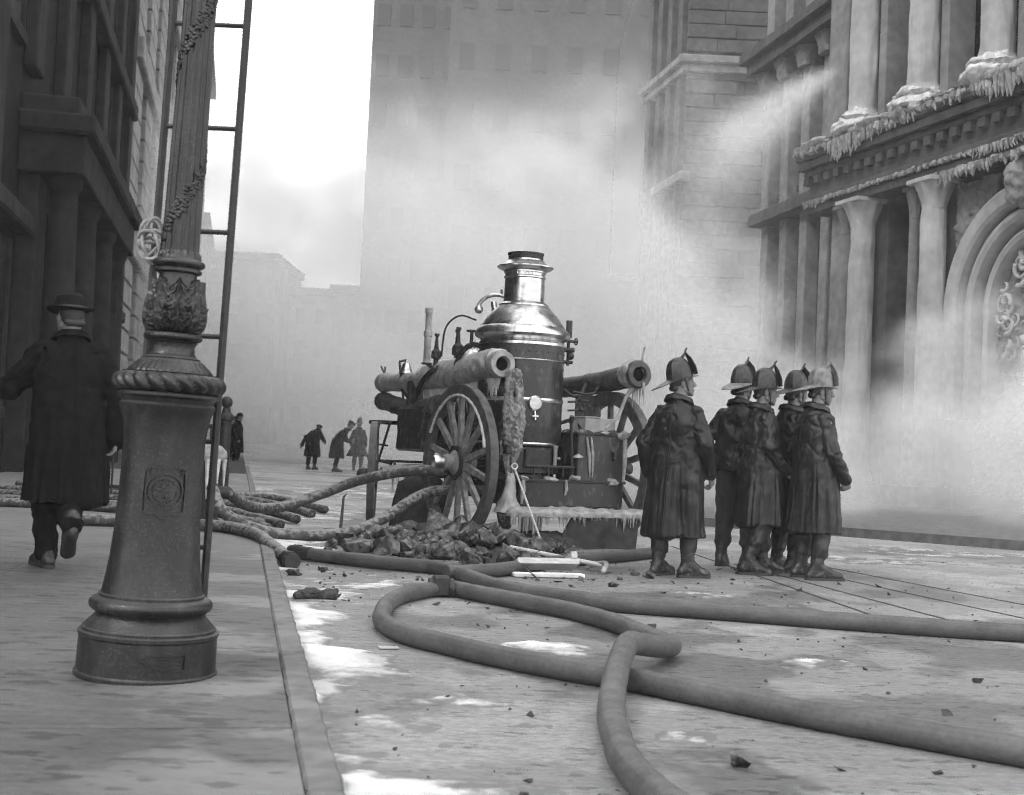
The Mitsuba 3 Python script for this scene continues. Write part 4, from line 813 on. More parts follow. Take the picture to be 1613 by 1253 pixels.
def head_solid():
    """A head, origin between the ears at eye height, facing +y."""
    skull = ell((0, -0.012, 0.03), (0.076, 0.096, 0.098))
    face = Manifold.batch_hull([sph((s * 0.048, 0.052, 0.0), 0.026) for s in (-1, 1)] + [sph((s * 0.036, 0.045, -0.075), 0.024) for s in (-1, 1)] + [sph((0, 0.074, -0.105), 0.018), sph((0, 0.07, 0.045), 0.03), sph((s := 0.0, 0.068, 0.0), 0.03)])
    jaw = Manifold.batch_hull([sph((x * 0.056, 0.0, -0.06), 0.02) for x in (-1, 1)] + [sph((0, 0.07, -0.105), 0.018)] + [sph((x * 0.05, 0.0, -0.01), 0.02) for x in (-1, 1)])
    brow = bone(((-0.03, 0.083, 0.022), 0.013), ((0.03, 0.083, 0.022), 0.013))
    nose = Manifold.batch_hull([sph((0, 0.094, 0.008), 0.007), sph((0, 0.118, -0.033), 0.010), sph((0.012, 0.1, -0.04), 0.008), sph((-0.012, 0.1, -0.04), 0.008)])
    lips = bone(((-0.014, 0.09, -0.066), 0.008), ((0.014, 0.09, -0.066), 0.008)) + bone(((-0.012, 0.089, -0.078), 0.008), ((0.012, 0.089, -0.078), 0.008))
    ears = union([ell((x * 0.079, -0.008, -0.012), (0.010, 0.019, 0.031)) for x in (-1, 1)])
    h = union([skull, face, jaw, brow, nose, lips, ears])
    return h - sph((0.03, 0.098, -0.002), 0.015) - sph((-0.03, 0.098, -0.002), 0.015)
HEAD_SOLID = head_solid()

def hand_solid(side, curl):
    """A right (+1) or left (-1) hand hanging down -z from the wrist at the origin; palm towards -side x (the thigh), thumb forwards +y."""
    s = -side
    out = [Manifold.batch_hull([sph((0, 0.018, -0.02), 0.017), sph((0, -0.018, -0.02), 0.017), sph((s * 0.004, 0.03, -0.085), 0.013), sph((s * 0.004, -0.03, -0.08), 0.013)])]
    for i, (y, L) in enumerate(((0.029, 0.072), (0.010, 0.08), (-0.010, 0.074), (-0.028, 0.058))):
        p = V(s * 0.004, y, -0.084); ang = 0.25; pts = [p]
        for seg in (0.45, 0.32, 0.23):
            ang += curl * (0.9 if seg > 0.4 else 1.15)
            p = p + L * seg * V(s * math.sin(ang), 0, -math.cos(ang)); pts.append(p)
        out.append(chain(pts, [0.0095, 0.009, 0.0085, 0.007], n=10))
    out.append(chain([V(s * 0.004, 0.022, -0.03), V(s * 0.018, 0.045, -0.055), V(s * 0.03, 0.046, -0.083), V(s * 0.036, 0.04, -0.104)], [0.014, 0.0115, 0.0105, 0.008], n=10))
    return union(out)

def man_tf(m, M):
    return m.transform([list(map(float, r)) for r in np.asarray(M)[:3]])

def align(d, fwd=(0, 1, 0)):
    """Rotation taking -z to d, keeping y near fwd."""
    z = -np.array(d, float) / np.linalg.norm(d); y = np.array(fwd, float); y -= z * (y @ z); y /= np.linalg.norm(y); x = np.cross(y, z)
    M = np.eye(4); M[:3, 0], M[:3, 1], M[:3, 2] = x, y, z
    return M

def fire_helmet(parent, M, mt, leather2=None):
    """Ribbed leather helmet with a long rear brim, a front shield and its holder; origin at the head's."""
    n = 96; th = np.arange(n) * 2 * np.pi / n                      # 0 = +x
    rings = []
    for t in np.linspace(0, 1, 14):
        a = t * math.pi / 2
        z = 0.04 + 0.178 * math.sin(a) ** 0.95; r = math.cos(a) ** 0.78
        comb = 1 + 0.06 * np.abs(np.cos(4 * th)) ** 10 * (r > 0.1)
        rings.append(np.stack([0.093 * r * np.cos(th) * comb, -0.008 + 0.111 * r * np.sin(th) * comb, z + 0 * th], 1))
    v = np.vstack(rings + [[[0, -0.008, 0.04]], [[0, -0.008, 0.22]]]); k = len(rings); f = []
    for i in range(k - 1):
        for j in range(n):
            A, B = i * n + j, i * n + (j + 1) % n
            f += [(A, B, B + n), (A, B + n, A + n)]
    f += [((j + 1) % n, j, k * n) for j in range(n)] + [((k - 1) * n + j, (k - 1) * n + (j + 1) % n, k * n + 1) for j in range(n)]
    he = obj('helmet', put(trimesh.Trimesh(v, f, process=False), M), mt, parent)
    # brim
    back = np.clip(-np.sin(th), 0, 1) ** 2.2; front = np.clip(np.sin(th), 0, 1)
    rows = []
    for t in (0.0, 0.35, 0.7, 1.0):
        ex = 0.036 + 0.115 * back + 0.012 * front ** 4
        rx, ry = 0.091 + t * ex, 0.109 + t * ex
        z = 0.043 - t * (0.014 + 0.05 * back) + 0.012 * front * t + 0.008 * np.abs(np.cos(th)) ** 4 * t
        rows.append(np.stack([rx * np.cos(th) * (1 - 0.25 * back * t), -0.008 + ry * np.sin(th), z], 1))
    tops = np.vstack(rows); bots = tops - [0, 0, 0.007]; nr = len(rows); N = nr * n; f = []
    for i in range(nr - 1):
        for j in range(n):
            A, B = i * n + j, i * n + (j + 1) % n
            f += [(A, B + n, B), (A, A + n, B + n), (N + A, N + B, N + B + n), (N + A, N + B + n, N + A + n)]
    for j in range(n):
        o, q = (nr - 1) * n + j, (nr - 1) * n + (j + 1) % n
        f += [(o, N + o, N + q), (o, N + q, q)]
        o, q = j, (j + 1) % n
        f += [(o, q, N + q), (o, N + q, N + o)]
    bm = trimesh.Trimesh(np.vstack([tops, bots]), f, process=False); bm.fix_normals()
    obj('brim', put(bm, M), leather2 or mt, he)
    pl = sg.Polygon([(-0.056, 0.0), (0.056, 0.0), (0.066, 0.07), (0.055, 0.15), (0.026, 0.2), (0.0, 0.215), (-0.026, 0.2), (-0.055, 0.15), (-0.066, 0.07)])
    fp = trimesh.creation.extrude_polygon(pl, 0.006, engine='earcut')
    fp = refine(man(fp), 0.02); fp.vertices[:, 2] -= 6.0 * fp.vertices[:, 0] ** 2
    fp.apply_transform(rot([1, 0, 0], 90 + 14)); fp.vertices[:, 1] *= 1.0
    fp = tr(fp, (0, 0.122, 0.05))
    obj('front_shield', put(fp, M), mt, he)
    hol = tube(spline([(0, 0.03, 0.205), (0, 0.055, 0.226), (0, 0.072, 0.245), (0, 0.08, 0.268), (0, 0.094, 0.284)]), np.linspace(0.013, 0.007, 33), 8)
    obj('shield_holder', put(hol, M), mt, he)
    obj('chin_strap', put(tube([V(0.0795 * math.cos(a), 0.012 + 0.03 * math.sin(-a), 0.03 + 0.145 * math.sin(a)) for a in np.linspace(0, -math.pi, 24)], 0.006, 6), M), 'boot_leather', he)

def bowler(parent, M):
    he = obj('bowler_hat', put(lathe([(0.098, 0.04), (0.105, 0.05), (0.103, 0.10), (0.092, 0.135), (0.06, 0.158), (0, 0.165)], 40), M), 'felt', parent)
    b = lathe([(0.095, 0.036), (0.14, 0.038), (0.15, 0.046), (0.149, 0.05), (0.138, 0.044), (0.1, 0.046)], 48)
    b.vertices[:, 2] += 0.016 * np.abs(b.vertices[:, 0] / 0.15) ** 3
    b.vertices[:, 1] *= 1.12
    obj('brim', put(b, M), 'felt', he)
    obj('band', put(lathe([(0.1, 0.05), (0.1075, 0.05), (0.1065, 0.072), (0.1, 0.072)], 40), M), 'hair', he)

SKIRT = [(0, 0, 0.50, 0.275, 0.205), (0, 0, 0.8, 0.25, 0.185), (0, 0, 1.0, 0.232, 0.165), (0, 0.0, 1.15, 0.222, 0.155), (0, -0.005, 1.28, 0.22, 0.15), (0, -0.01, 1.36, 0.19, 0.135), (0, -0.012, 1.42, 0.14, 0.115), (0, -0.012, 1.475, 0.092, 0.092), (0, -0.012, 1.515, 0.078, 0.08)]

def person(label, x, y, face_deg, scale, group=None, coat='wet_coat', legs='trouser_cloth', pose=None, rings=None, head_yaw=0, head_tilt=0, hat='helmet', z0=0.0, hat_mat='helmet_leather', brim_mat=None, seed=0, tall_boots=True,
           sleeve=0.068, curl=0.55, gloves=None, lean=(0, 0), detail=True, face=True, helmet_tilt=0, collar=True):
    P = dict(hip=0.105, knR=V(0.115, 0.02, 0.50), knL=V(-0.115, 0.02, 0.50), anR=V(0.125, -0.03, 0.085), anL=V(-0.125, -0.03, 0.085), toR=V(0.15, 0.16, 0.035), toL=V(-0.15, 0.16, 0.035),
             elR=V(0.262, -0.05, 1.10), elL=V(-0.262, -0.05, 1.10), wrR=V(0.255, 0.06, 0.86), wrL=V(-0.255, 0.06, 0.86), hdR=None, hdL=None, head=V(0, 0.03, 1.63), hipR=None, hipL=None)
    P.update(pose or {})
    k = thing('person', label, 'person', group)
    M = frame([x, y, z0], face_deg - 90) @ np.diag([scale, scale, scale, 1.0])
    put_ = lambda m: put(m, M)
    sh = {1: V(0.178, -0.01, 1.365), -1: V(-0.178, -0.01, 1.365)}
    if 'sh' in P: sh = P['sh']
    hip = {1: P['hipR'] if P['hipR'] is not None else V(P['hip'], 0, 0.92), -1: P['hipL'] if P['hipL'] is not None else V(-P['hip'], 0, 0.92)}
    kn, an, to = {1: P['knR'], -1: P['knL']}, {1: P['anR'], -1: P['anL']}, {1: P['toR'], -1: P['toL']}
    el, wr = {1: P['elR'], -1: P['elL']}, {1: P['wrR'], -1: P['wrL']}
    hd = P['head']; HM = np.eye(4); HM[:3, :3] = (rot([0, 0, 1], head_yaw) @ rot([1, 0, 0], head_tilt))[:3, :3]; HM[:3, 3] = hd
    neck = (sh[1] + sh[-1]) / 2 + V(0, 0.005, 0.05)
    # the body: one continuous surface
    limbs = [bone((hip[1], 0.07), (hip[-1], 0.07)), bone((hip[1] * 0.6 + hip[-1] * 0.4, 0.08), (neck - [0, 0, 0.2], 0.09), (hip[-1] * 0.6 + hip[1] * 0.4, 0.08)), bone((sh[1], 0.035), (sh[-1], 0.035), (neck - [0, 0, 0.1], 0.06), (neck, 0.05)), bone((neck - [0, 0, 0.03], 0.06), (hd + V(0, -0.02, -0.05), 0.056))]
    for s in (1, -1):
        limbs += [chain([sh[s], el[s], wr[s]], [0.035, 0.028, 0.026]), chain([hip[s], kn[s], an[s]], [0.06, 0.04, 0.03])]
    body = union(limbs)
    for s in (1, -1):
        d = wr[s] - el[s]
        hdM = P['hdR'] if s == 1 else P['hdL']
        A = align(d if hdM is None else hdM[0], (0, 1, 0) if hdM is None else hdM[1]); A[:3, 3] = wr[s]
        body = body + man_tf(hand_solid(s, curl), A)
    body = body + man_tf(HEAD_SOLID, HM)
    bk_ = obj('body', put_(tm(body)), 'skin', k, smooth=40)
    if face:
        for s in (-1, 1): obj('eye', put_(put(tm(sph((s * 0.03, 0.079, -0.001), 0.012)), HM)), 'hair', k)
    hairm = (ell((0, -0.03, 0.03), (0.079, 0.082, 0.1)) - ell((0, 0.055, -0.02), (0.09, 0.06, 0.12))) + bone(((-0.045, -0.075, -0.04), 0.028), ((0.045, -0.075, -0.04), 0.028))
    obj('hair', put_(put(tm(hairm), HM)), 'hair', k)
    if gloves:
        for s in gloves:
            d = wr[s] - el[s]; hdM = P['hdR'] if s == 1 else P['hdL']
            A = align(d if hdM is None else hdM[0], (0, 1, 0) if hdM is None else hdM[1]); A[:3, 3] = wr[s]
            gm = man_tf(hand_solid(s, curl), A)
            g_ = refine(gm, 0.02); g_.vertices = g_.vertices + normals(g_) * 0.004
            obj('glove', put_(g_), 'frosted_leather', k)
    # coat
    R = rings or SKIRT
    cm = man(loft(R, 56))
    for s in (1, -1):
        dw = (wr[s] - el[s]) / np.linalg.norm(wr[s] - el[s])
        cm = cm + chain([sh[s] - V(s * 0.03, 0, 0.01), el[s], wr[s] + dw * 0.0], [sleeve + 0.012, sleeve, sleeve * 0.8]) + bone((sh[s] - V(s * 0.03, 0, 0.0), sleeve + 0.012), (neck - V(0, 0, 0.075), 0.085))
    ct = refine(cm, 0.017, 8)
    vz = ct.vertices[:, 2]; low = np.clip((1.12 - vz) / 0.5, 0, 1)
    th = np.arctan2(ct.vertices[:, 1], ct.vertices[:, 0])
    N = normals(ct)
    fold = (nfbm(np.stack([np.cos(th) * 2.6, np.sin(th) * 2.6, vz * 0.7], 1) + seed * 7.3, 3, seed) - 0.5) * 2
    wq = ct.vertices * [8, 8, 14]; wq[:, 2] += 2.0 * nfbm(ct.vertices * 4 + seed, 2, seed + 5)
    wr_ = (nfbm(wq + seed * 3.1, 3, seed + 1) - 0.5) * 2; wr_ = np.where(wr_ < 0, wr_ * 1.5, wr_ * 0.7)
    big = (nfbm(ct.vertices * [5, 5, 6] + seed * 5.1, 2, seed + 2) - 0.5) * 2
    c1 = np.abs(nfbm(ct.vertices * [5.5, 5.5, 8.5] + seed * 2.3, 2, seed + 7) - 0.5); c2 = np.abs(nfbm(np.stack([np.cos(th) * 2.4, np.sin(th) * 2.4, vz * 0.45], 1) + seed * 4.1, 2, seed + 8) - 0.5)
    ct.vertices = ct.vertices + N * (-0.012 * np.exp(-(c1 / 0.035) ** 2) * (1 - low) - 0.02 * np.exp(-(c2 / 0.04) ** 2) * low + 0.045 * fold * low + 0.017 * wr_ * (1 - 0.8 * low) + 0.009 * big)[:, None]
    ck = obj('coat', put_(ct), coat, k, smooth=True)
    if detail:
        zs = np.linspace(R[0][2] + 0.03, R[-2][2] - 0.03, 30); pts = []
        for z in zs:
            sel = np.abs(ct.vertices[:, 2] - z) < 0.03
            sel &= (np.abs(ct.vertices[:, 0]) < 0.035) & (ct.vertices[:, 1] < np.interp(z, [r[2] for r in R], [r[1] for r in R]))
            if sel.any(): pts.append([0.0, ct.vertices[sel][:, 1].min() - 0.001, z])
        if len(pts) > 5: obj('back_seam', put_(tube(pts, 0.0055, 6)), coat, ck)
    if collar:
        a = np.linspace(0.25, 2 * np.pi - 0.25, 40) + np.pi / 2
        cx, cy, cz = R[-1][0], R[-1][1], R[-1][2]
        inn = np.stack([cx + 0.074 * np.cos(a), cy + 0.08 * np.sin(a), cz + 0.0 - 0.02 * np.sin(a)], 1); out = np.stack([cx + 0.128 * np.cos(a), cy + 0.125 * np.sin(a), cz - 0.055 - 0.03 * np.sin(a)], 1)
        mid = (inn + out) / 2 + np.stack([0.012 * np.cos(a), 0.012 * np.sin(a), 0 * a + 0.012], 1)
        rows = [inn, mid, out, out * 0.97 + 0.03 * inn, inn - [0, 0, 0.012]]
        m_ = len(a); vv = np.vstack(rows); f = []
        for i in range(4):
            for j in range(m_ - 1):
                A = i * m_ + j; f += [(A, A + 1, A + m_ + 1), (A, A + m_ + 1, A + m_)]
        cmesh = trimesh.Trimesh(vv, f, process=False)
        obj('collar', put_(displace(cmesh, 0.006, 16, seed)), coat, ck)
    # legs and boots
    for s in (1, -1):
        top = kn[s] if tall_boots else an[s] + (kn[s] - an[s]) * 0.25
        tr_ = chain([hip[s], kn[s], kn[s] * 0.35 + an[s] * 0.65 if tall_boots else an[s]], [0.115, 0.088, 0.075 if tall_boots else 0.07])
        tt = displace(refine(tr_, 0.03, 3), 0.022, (10, 10, 16), seed + 3 + s)
        obj('trouser_leg', put_(tt), legs, k, smooth=True)
        heel = an[s] + (an[s] - to[s]) * V(1, 1, 0) * 0.32 + V(0, 0, -0.04); dirn = to[s] - an[s]
        bt = bone((top, 0.078 if tall_boots else 0.06), (an[s] + V(0, 0, 0.05), 0.055)) + Manifold.batch_hull([sph(an[s] + V(0, 0, 0.03), 0.052), sph(heel, 0.04), sph(an[s] + dirn * 0.6, 0.046), sph(an[s] + dirn * 0.55 + V(0, 0, -0.01), 0.045)]) + Manifold.batch_hull([sph(an[s] + dirn * 0.5 + V(0, 0, -0.005), 0.045), sph(to[s] + V(0.012, 0, 0), 0.036), sph(to[s] - V(0.015, 0, 0), 0.034), sph(heel, 0.036)])
        bb = displace(refine(bt, 0.022, 3), 0.009, 18, seed + s)
        kk = obj('boot', put_(bb), 'boot_leather', k, smooth=True)
        if abs(to[s][2] - 0.035) < 0.01:
            sl = Manifold.batch_hull([Manifold.cylinder(0.022, r, r, 16).translate([float(c[0]), float(c[1]), 0.002]) for c, r in ((heel, 0.042), (an[s] + dirn * 0.6, 0.046), (to[s], 0.046), (to[s] + dirn * 0.1, 0.035))])
            obj('sole', put_(tm(sl)), 'hair', kk)
    if hat == 'helmet': fire_helmet(k, M @ HM @ rot([1, 0, 0], helmet_tilt), hat_mat, brim_mat)
    elif hat == 'bowler': bowler(k, M @ HM)
    elif hat == 'cap':
        c = obj('cap', put_(put(tm(ell((0, -0.01, 0.085), (0.115, 0.125, 0.045)) + bone(((0, 0.05, 0.055), 0.03), ((0, 0.13, 0.045), 0.012))), HM)), 'felt', k)
    return k

KNEE = [(0, 0, 0.40, 0.285, 0.215)] + SKIRT[1:]
grp = None
# leftmost, seen from behind, arms hanging
person('man in a long dark coat, leftmost of the helmeted men, beside the big wheel', 1.455, 11.02, 58, 1.03, coat='wet_coat', rings=[(0, 0, 0.33, 0.28, 0.21), (0, 0, 0.6, 0.262, 0.195)] + SKIRT[1:], legs='boot_leather', head_yaw=-52, head_tilt=8, seed=1, helmet_tilt=4,
       pose=dict(toR=V(0.24, 0.12, 0.035), anR=V(0.13, 0.0, 0.085), toL=V(-0.10, 0.16, 0.035), wrR=V(0.27, 0.10, 0.85), elR=V(0.28, -0.05, 1.11), elL=V(-0.275, -0.08, 1.11), wrL=V(-0.27, 0.02, 0.86)))
person('man in a short dark jacket and light trousers, second helmeted man from the left', 2.22, 12.3, 62, 1.06, coat='wet_coat', rings=[(0, 0, 0.87, 0.25, 0.185), (0, 0, 0.93, 0.245, 0.18)] + SKIRT[2:], head_yaw=-18, head_tilt=2, seed=2, brim_mat='frosted_leather',
       pose=dict(elR=V(0.3, -0.03, 1.14), wrR=V(0.2, 0.13, 0.92), elL=V(-0.31, -0.06, 1.13), wrL=V(-0.27, 0.05, 0.9), toR=V(0.2, 0.15, 0.035)))
person('man in profile, bare faced, third helmet from the left, one boot set forward', 2.29, 11.62, 14, 1.02, coat='dusty_coat', rings=[(0, 0, 0.44, 0.275, 0.21)] + SKIRT[1:], legs='boot_leather', head_yaw=-12, head_tilt=0, seed=3,
       pose=dict(anR=V(0.10, -0.13, 0.10), toR=V(0.14, 0.05, 0.035), anL=V(-0.10, 0.10, 0.085), toL=V(-0.12, 0.29, 0.035), knR=V(0.11, 0.0, 0.5), knL=V(-0.1, 0.10, 0.5), elR=V(0.27, -0.03, 1.12), wrR=V(0.2, 0.16, 0.93), hdR=(V(-0.25, 0.8, -0.45), V(0.2, 0.5, 0.8)), wrL=V(-0.2, 0.15, 0.9)), curl=0.7)
person('man half hidden behind the coat farthest right, fourth helmet, its brim drooping', 2.66, 12.0, 24, 1.03, coat='wet_coat', rings=[(0, 0, 0.42, 0.275, 0.21)] + SKIRT[1:], head_yaw=0, seed=4, brim_mat='helmet_leather', curl=0.6,
       pose=dict(elR=V(0.27, -0.06, 1.14), wrR=V(0.26, 0.1, 0.93), wrL=V(-0.26, 0.1, 0.9)), legs='boot_leather')
person('man in a long coat with a pale worn helmet and gloves, rightmost of the group', 2.74, 11.38, 20, 1.03, coat='dusty_coat', rings=[(0, 0, 0.40, 0.285, 0.215)] + SKIRT[1:], legs='boot_leather', head_yaw=-18, head_tilt=-2, hat_mat='frosted_leather', brim_mat='frosted_leather', seed=5, gloves=(1,),
       pose=dict(elR=V(0.265, 0.0, 1.10), wrR=V(0.24, 0.14, 0.88), hdR=(V(-0.1, 0.3, -0.9), V(0, 0.9, 0.3)), toR=V(0.16, 0.17, 0.035)), curl=0.8)
# the walking man on the left pavement
WALK = [(0.0, 0.02, 0.42, 0.27, 0.26), (0.0, 0.02, 0.7, 0.255, 0.24), (0, 0.01, 0.95, 0.235, 0.19), (0, 0.015, 1.12, 0.225, 0.165), (0, 0.03, 1.28, 0.235, 0.155), (0, 0.04, 1.38, 0.205, 0.135), (0, 0.05, 1.44, 0.135, 0.105), (0, 0.06, 1.50, 0.085, 0.085), (0, 0.065, 1.54, 0.078, 0.08)]
person('man in a bowler hat and long black overcoat striding along the left pavement', -3.0, 8.62, 122, 1.04, coat='wool_cloth', legs='wool_cloth', rings=WALK, hat='bowler', head_yaw=8, head_tilt=-4, z0=0.1, seed=6, tall_boots=False, sleeve=0.085,
       pose=dict(sh={1: V(0.19, 0.04, 1.39), -1: V(-0.19, 0.05, 1.39)}, head=V(0.0, 0.11, 1.64), hipR=V(0.1, 0.02, 0.9), hipL=V(-0.1, 0.02, 0.9), knL=V(-0.10, 0.12, 0.5), anL=V(-0.08, 0.05, 0.085), toL=V(-0.10, 0.25, 0.035), knR=V(0.03, 0.0, 0.46), anR=V(-0.02, -0.33, 0.30), toR=V(-0.01, -0.24, 0.12),
                 elR=V(0.31, -0.06, 1.12), wrR=V(0.30, -0.04, 0.86), elL=V(-0.33, 0.18, 1.15), wrL=V(-0.40, 0.40, 1.15), hdL=(V(-0.4, 0.9, 0.1), V(0, 0.2, 1))), curl=0.4)
# three men bent against the spray, far down the street, and a crowd beyond at the left
STOOP = [(0, 0.0, 0.45, 0.29, 0.23), (0, 0.0, 0.8, 0.26, 0.2), (0, 0.02, 1.0, 0.25, 0.18), (0, 0.10, 1.15, 0.25, 0.17), (0, 0.2, 1.27, 0.23, 0.15), (0, 0.27, 1.34, 0.15, 0.12), (0, 0.31, 1.38, 0.1, 0.1)]
stp = dict(sh={1: V(0.19, 0.2, 1.27), -1: V(-0.19, 0.2, 1.27)}, head=V(0, 0.42, 1.42), hipR=V(0.1, 0, 0.9), hipL=V(-0.1, 0, 0.9), elR=V(0.3, 0.25, 1.02), elL=V(-0.34, 0.1, 1.05), wrR=V(0.25, 0.42, 0.95), wrL=V(-0.42, 0.0, 0.82))
person('stooping man with one arm swung out, leftmost of three distant dark figures', -6.66, 42.9, 70, 0.98, coat='wool_cloth', legs='wool_cloth', rings=STOOP, pose=stp, hat='cap', seed=7, face=False, head_tilt=-20)
person('man leaning forward with bowed head, middle of three distant dark figures', -5.62, 41.4, 8, 1.03, coat='wool_cloth', legs='wool_cloth', rings=STOOP, pose={**stp, 'elL': V(-0.28, 0.3, 1.0), 'wrL': V(-0.2, 0.42, 1.0), 'head': V(0, 0.40, 1.5)}, hat='cap', seed=8, face=False, head_tilt=-30)
person('man in a wide coat and helmet seen from behind, rightmost of three distant figures', -5.3, 44.5, 85, 1.0, coat='wool_cloth', rings=[(0, 0, 0.5, 0.42, 0.26)] + SKIRT[1:], seed=9, face=False)
gc = np.random.default_rng(8)
for i in range(6):
    person('dim standing man in dark clothes among the onlookers far along the left kerb', -9.9 - 0.55 * i + gc.uniform(-0.1, 0.1), 46 + 2.2 * i + gc.uniform(-0.4, 0.4), gc.uniform(-60, 120), gc.uniform(0.97, 1.06), 'distant onlookers at the left kerb', coat='wool_cloth', legs='wool_cloth', hat='cap' if i % 2 else 'bowler', seed=20 + i, face=False, z0=0.0, rings=KNEE)

# ------------------------------------------------------------------ buildings
def basis(o, u):
    """4x4: x along u (level), y into the wall, z up."""
    u = np.array([u[0], u[1], 0.0]); u /= np.linalg.norm(u)
    M = np.eye(4); M[:3, 0] = u; M[:3, 1] = [-u[1], u[0], 0]; M[:3, 3] = [o[0], o[1], 0]
    return M
def rects(holes, x0, x1, z0, z1, y0, y1):
    """A wall slab with rectangular and other openings cut through."""
    p = sg.box(x0, z0, x1, z1)
    for h in holes: p = p.difference(h)
    ms = [trimesh.creation.extrude_polygon(g, y1 - y0, engine='earcut') for g in getattr(p, 'geoms', [p])]
    m = cat(ms); v = m.vertices.copy(); m.vertices = np.stack([v[:, 0], v[:, 2] + y0, v[:, 1]], 1); m.faces = m.faces[:, ::-1]
    return m

# -- the burning building at the right: arcade, iced entablature, giant order above
MR = basis((7.79, 33.0), (0.33, -1.0))
rb_ = thing('stone_building', 'ornate stone building at the right, its columns, arch and cornice cased in ice', 'building')
def rr(name, m, mt, parent=None, smooth=25): return obj(name, put(m, MR), mt, parent or rb_, smooth)
AC, AR = 7.6, 2.4
arch_hole = sg.Point(AC, 4.5).buffer(AR, 48).union(sg.box(AC - AR, -1, AC + AR, 4.5))
door = sg.box(2.62, -1, 3.75, 7.4)
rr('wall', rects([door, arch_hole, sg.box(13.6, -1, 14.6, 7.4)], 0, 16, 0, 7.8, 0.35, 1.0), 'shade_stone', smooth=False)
rr('core', box(0.02, 16, 1.5, 12, 0, 30), 'dark_stone', smooth=False)
rr('doorway_void', box(2.5, 3.9, 1.2, 1.4, 0, 7.6), 'void', smooth=False)
def column(s, r, z0, z1, y=0.0, mt='facade_stone', parent=None, cap=True):
    c = rr('column', tr(lathe([(r * 1.35, z0), (r * 1.35, z0 + 0.12), (r * 1.18, z0 + 0.2), (r * 1.05, z0 + 0.3), (r, z0 + 0.36), (r * 0.98, z0 + (z1 - z0) * 0.4), (r * 0.86, z1 - 0.75), (r * 0.92, z1 - 0.74), (r * 0.92, z1 - 0.68), (r * 0.86, z1 - 0.66)], 36), (s, y, 0)) if mt != 'iced_stone' else displace(displace(refine(man(tr(lathe([(r * 1.35, z0), (r * 1.35, z0 + 0.12), (r * 1.18, z0 + 0.2), (r * 1.05, z0 + 0.3), (r, z0 + 0.36), (r * 0.98, z0 + (min(z1, 16) - z0) * 0.4), (r * 0.86, min(z1, 16))], 30), (s, y, 0))), 0.16), 0.035, (2.6, 2.6, 0.7), int(s * 10), 3), 0.035, (7, 7, 2), int(s * 7)), mt, parent)
    if cap:
        a = lathe([(r * 0.88, z1 - 0.66), (r * 0.95, z1 - 0.5), (r * 1.15, z1 - 0.3), (r * 1.4, z1 - 0.12), (r * 1.42, z1 - 0.1)], 64, lambda th, z: 1 + 0.07 * np.sin(8 * th) * np.clip((z - (z1 - 0.66)) * 4, 0, 1))
        rr('capital', cat([tr(a, (s, y, 0)), box(s - r * 1.5, s + r * 1.5, y - r * 1.5, y + r * 1.5, z1 - 0.1, z1, 0.01)]), mt, c)
    return c
column(2.05, 0.33, 0.6, 7.5, 0.0, 'iced_stone'); column(1.28, 0.2, 0.6, 7.5, 0.1)
rr('pilaster', box(0.5, 1.05, 0.1, 0.4, 0.3, 7.5, 0.02), 'facade_stone')
column(3.95, 0.15, 0.6, 7.5, 0.15); column(4.85, 0.3, 0.6, 7.5, 0.0, 'iced_stone'); column(4.38, 0.14, 0.6, 7.5, 0.2)
rr('plinth', box(0.3, 2.55, -0.5, 0.5, 0, 0.6, 0.02), 'facade_stone'); rr('plinth', box(3.75, 5.2, -0.5, 0.5, 0, 0.6, 0.02), 'facade_stone')
def arch_band(r0, r1, y0, y1, zc=4.5):
    a = np.linspace(-0.4, math.pi + 0.4, 80); v = []
    for t in a:
        dz = -6.0 * max(0.0, -t, t - math.pi); t = min(max(t, 0.0), math.pi)
        for r, y in ((r0, y0 + 0.06), (r0 + 0.07, y0), (r1 - 0.07, y0), (r1, y0 + 0.06), (r1, y1), (r0, y1)): v.append((AC + r * math.cos(t), y, zc + dz + r * math.sin(t)))
    f = []
    for i in range(len(a) - 1):
        for j in range(6):
            A, B = i * 6 + j, i * 6 + (j + 1) % 6; f += [(A, B, B + 6), (A, B + 6, A + 6)]
    m = trimesh.Trimesh(v, f, process=False); m.fix_normals(); return m
rr('arch_ring', arch_band(2.12, 2.54, 0.12, 0.6), 'iced_stone'); rr('arch_ring', arch_band(1.82, 2.04, 0.3, 0.9), 'iced_stone'); rr('arch_ring', arch_band(1.52, 1.68, 0.5, 0.95), 'iced_stone')
rr('intrados', arch_band(2.02, 2.2, 0.45, 0.95), 'dark_stone')
ty = rects([], AC - 2.3, AC + 2.3, 0.5, 6.6, 0.85, 1.1)
rr('tympanum', displace(displace(refine(man(ty), 0.06), 0.16, 2.6, 7, 3), 0.09, 9, 5), 'facade_stone')
tra, gt = [], np.random.default_rng(17)
for _ in range(110):
    rr_, tt = 1.5 * math.sqrt(gt.uniform()), gt.uniform(0, 2 * np.pi)
    cx_, cz_ = AC + rr_ * math.cos(tt), 4.3 + rr_ * math.sin(tt); q0, q1 = gt.uniform(0, 6.28), gt.uniform(2.0, 5.0); r0 = gt.uniform(0.1, 0.3)
    a = np.linspace(q0, q0 + q1, 14); sp_r = r0 * np.linspace(1, 0.35, 14)
    tra.append(tube(np.stack([cx_ + sp_r * np.cos(a), 0.74 + 0.05 * gt.normal() + 0 * a, cz_ + sp_r * np.sin(a)], 1), np.linspace(0.05, 0.02, 14) * gt.uniform(0.7, 1.5), 6))
rr('tracery', cat(tra), 'iced_stone', smooth=True)
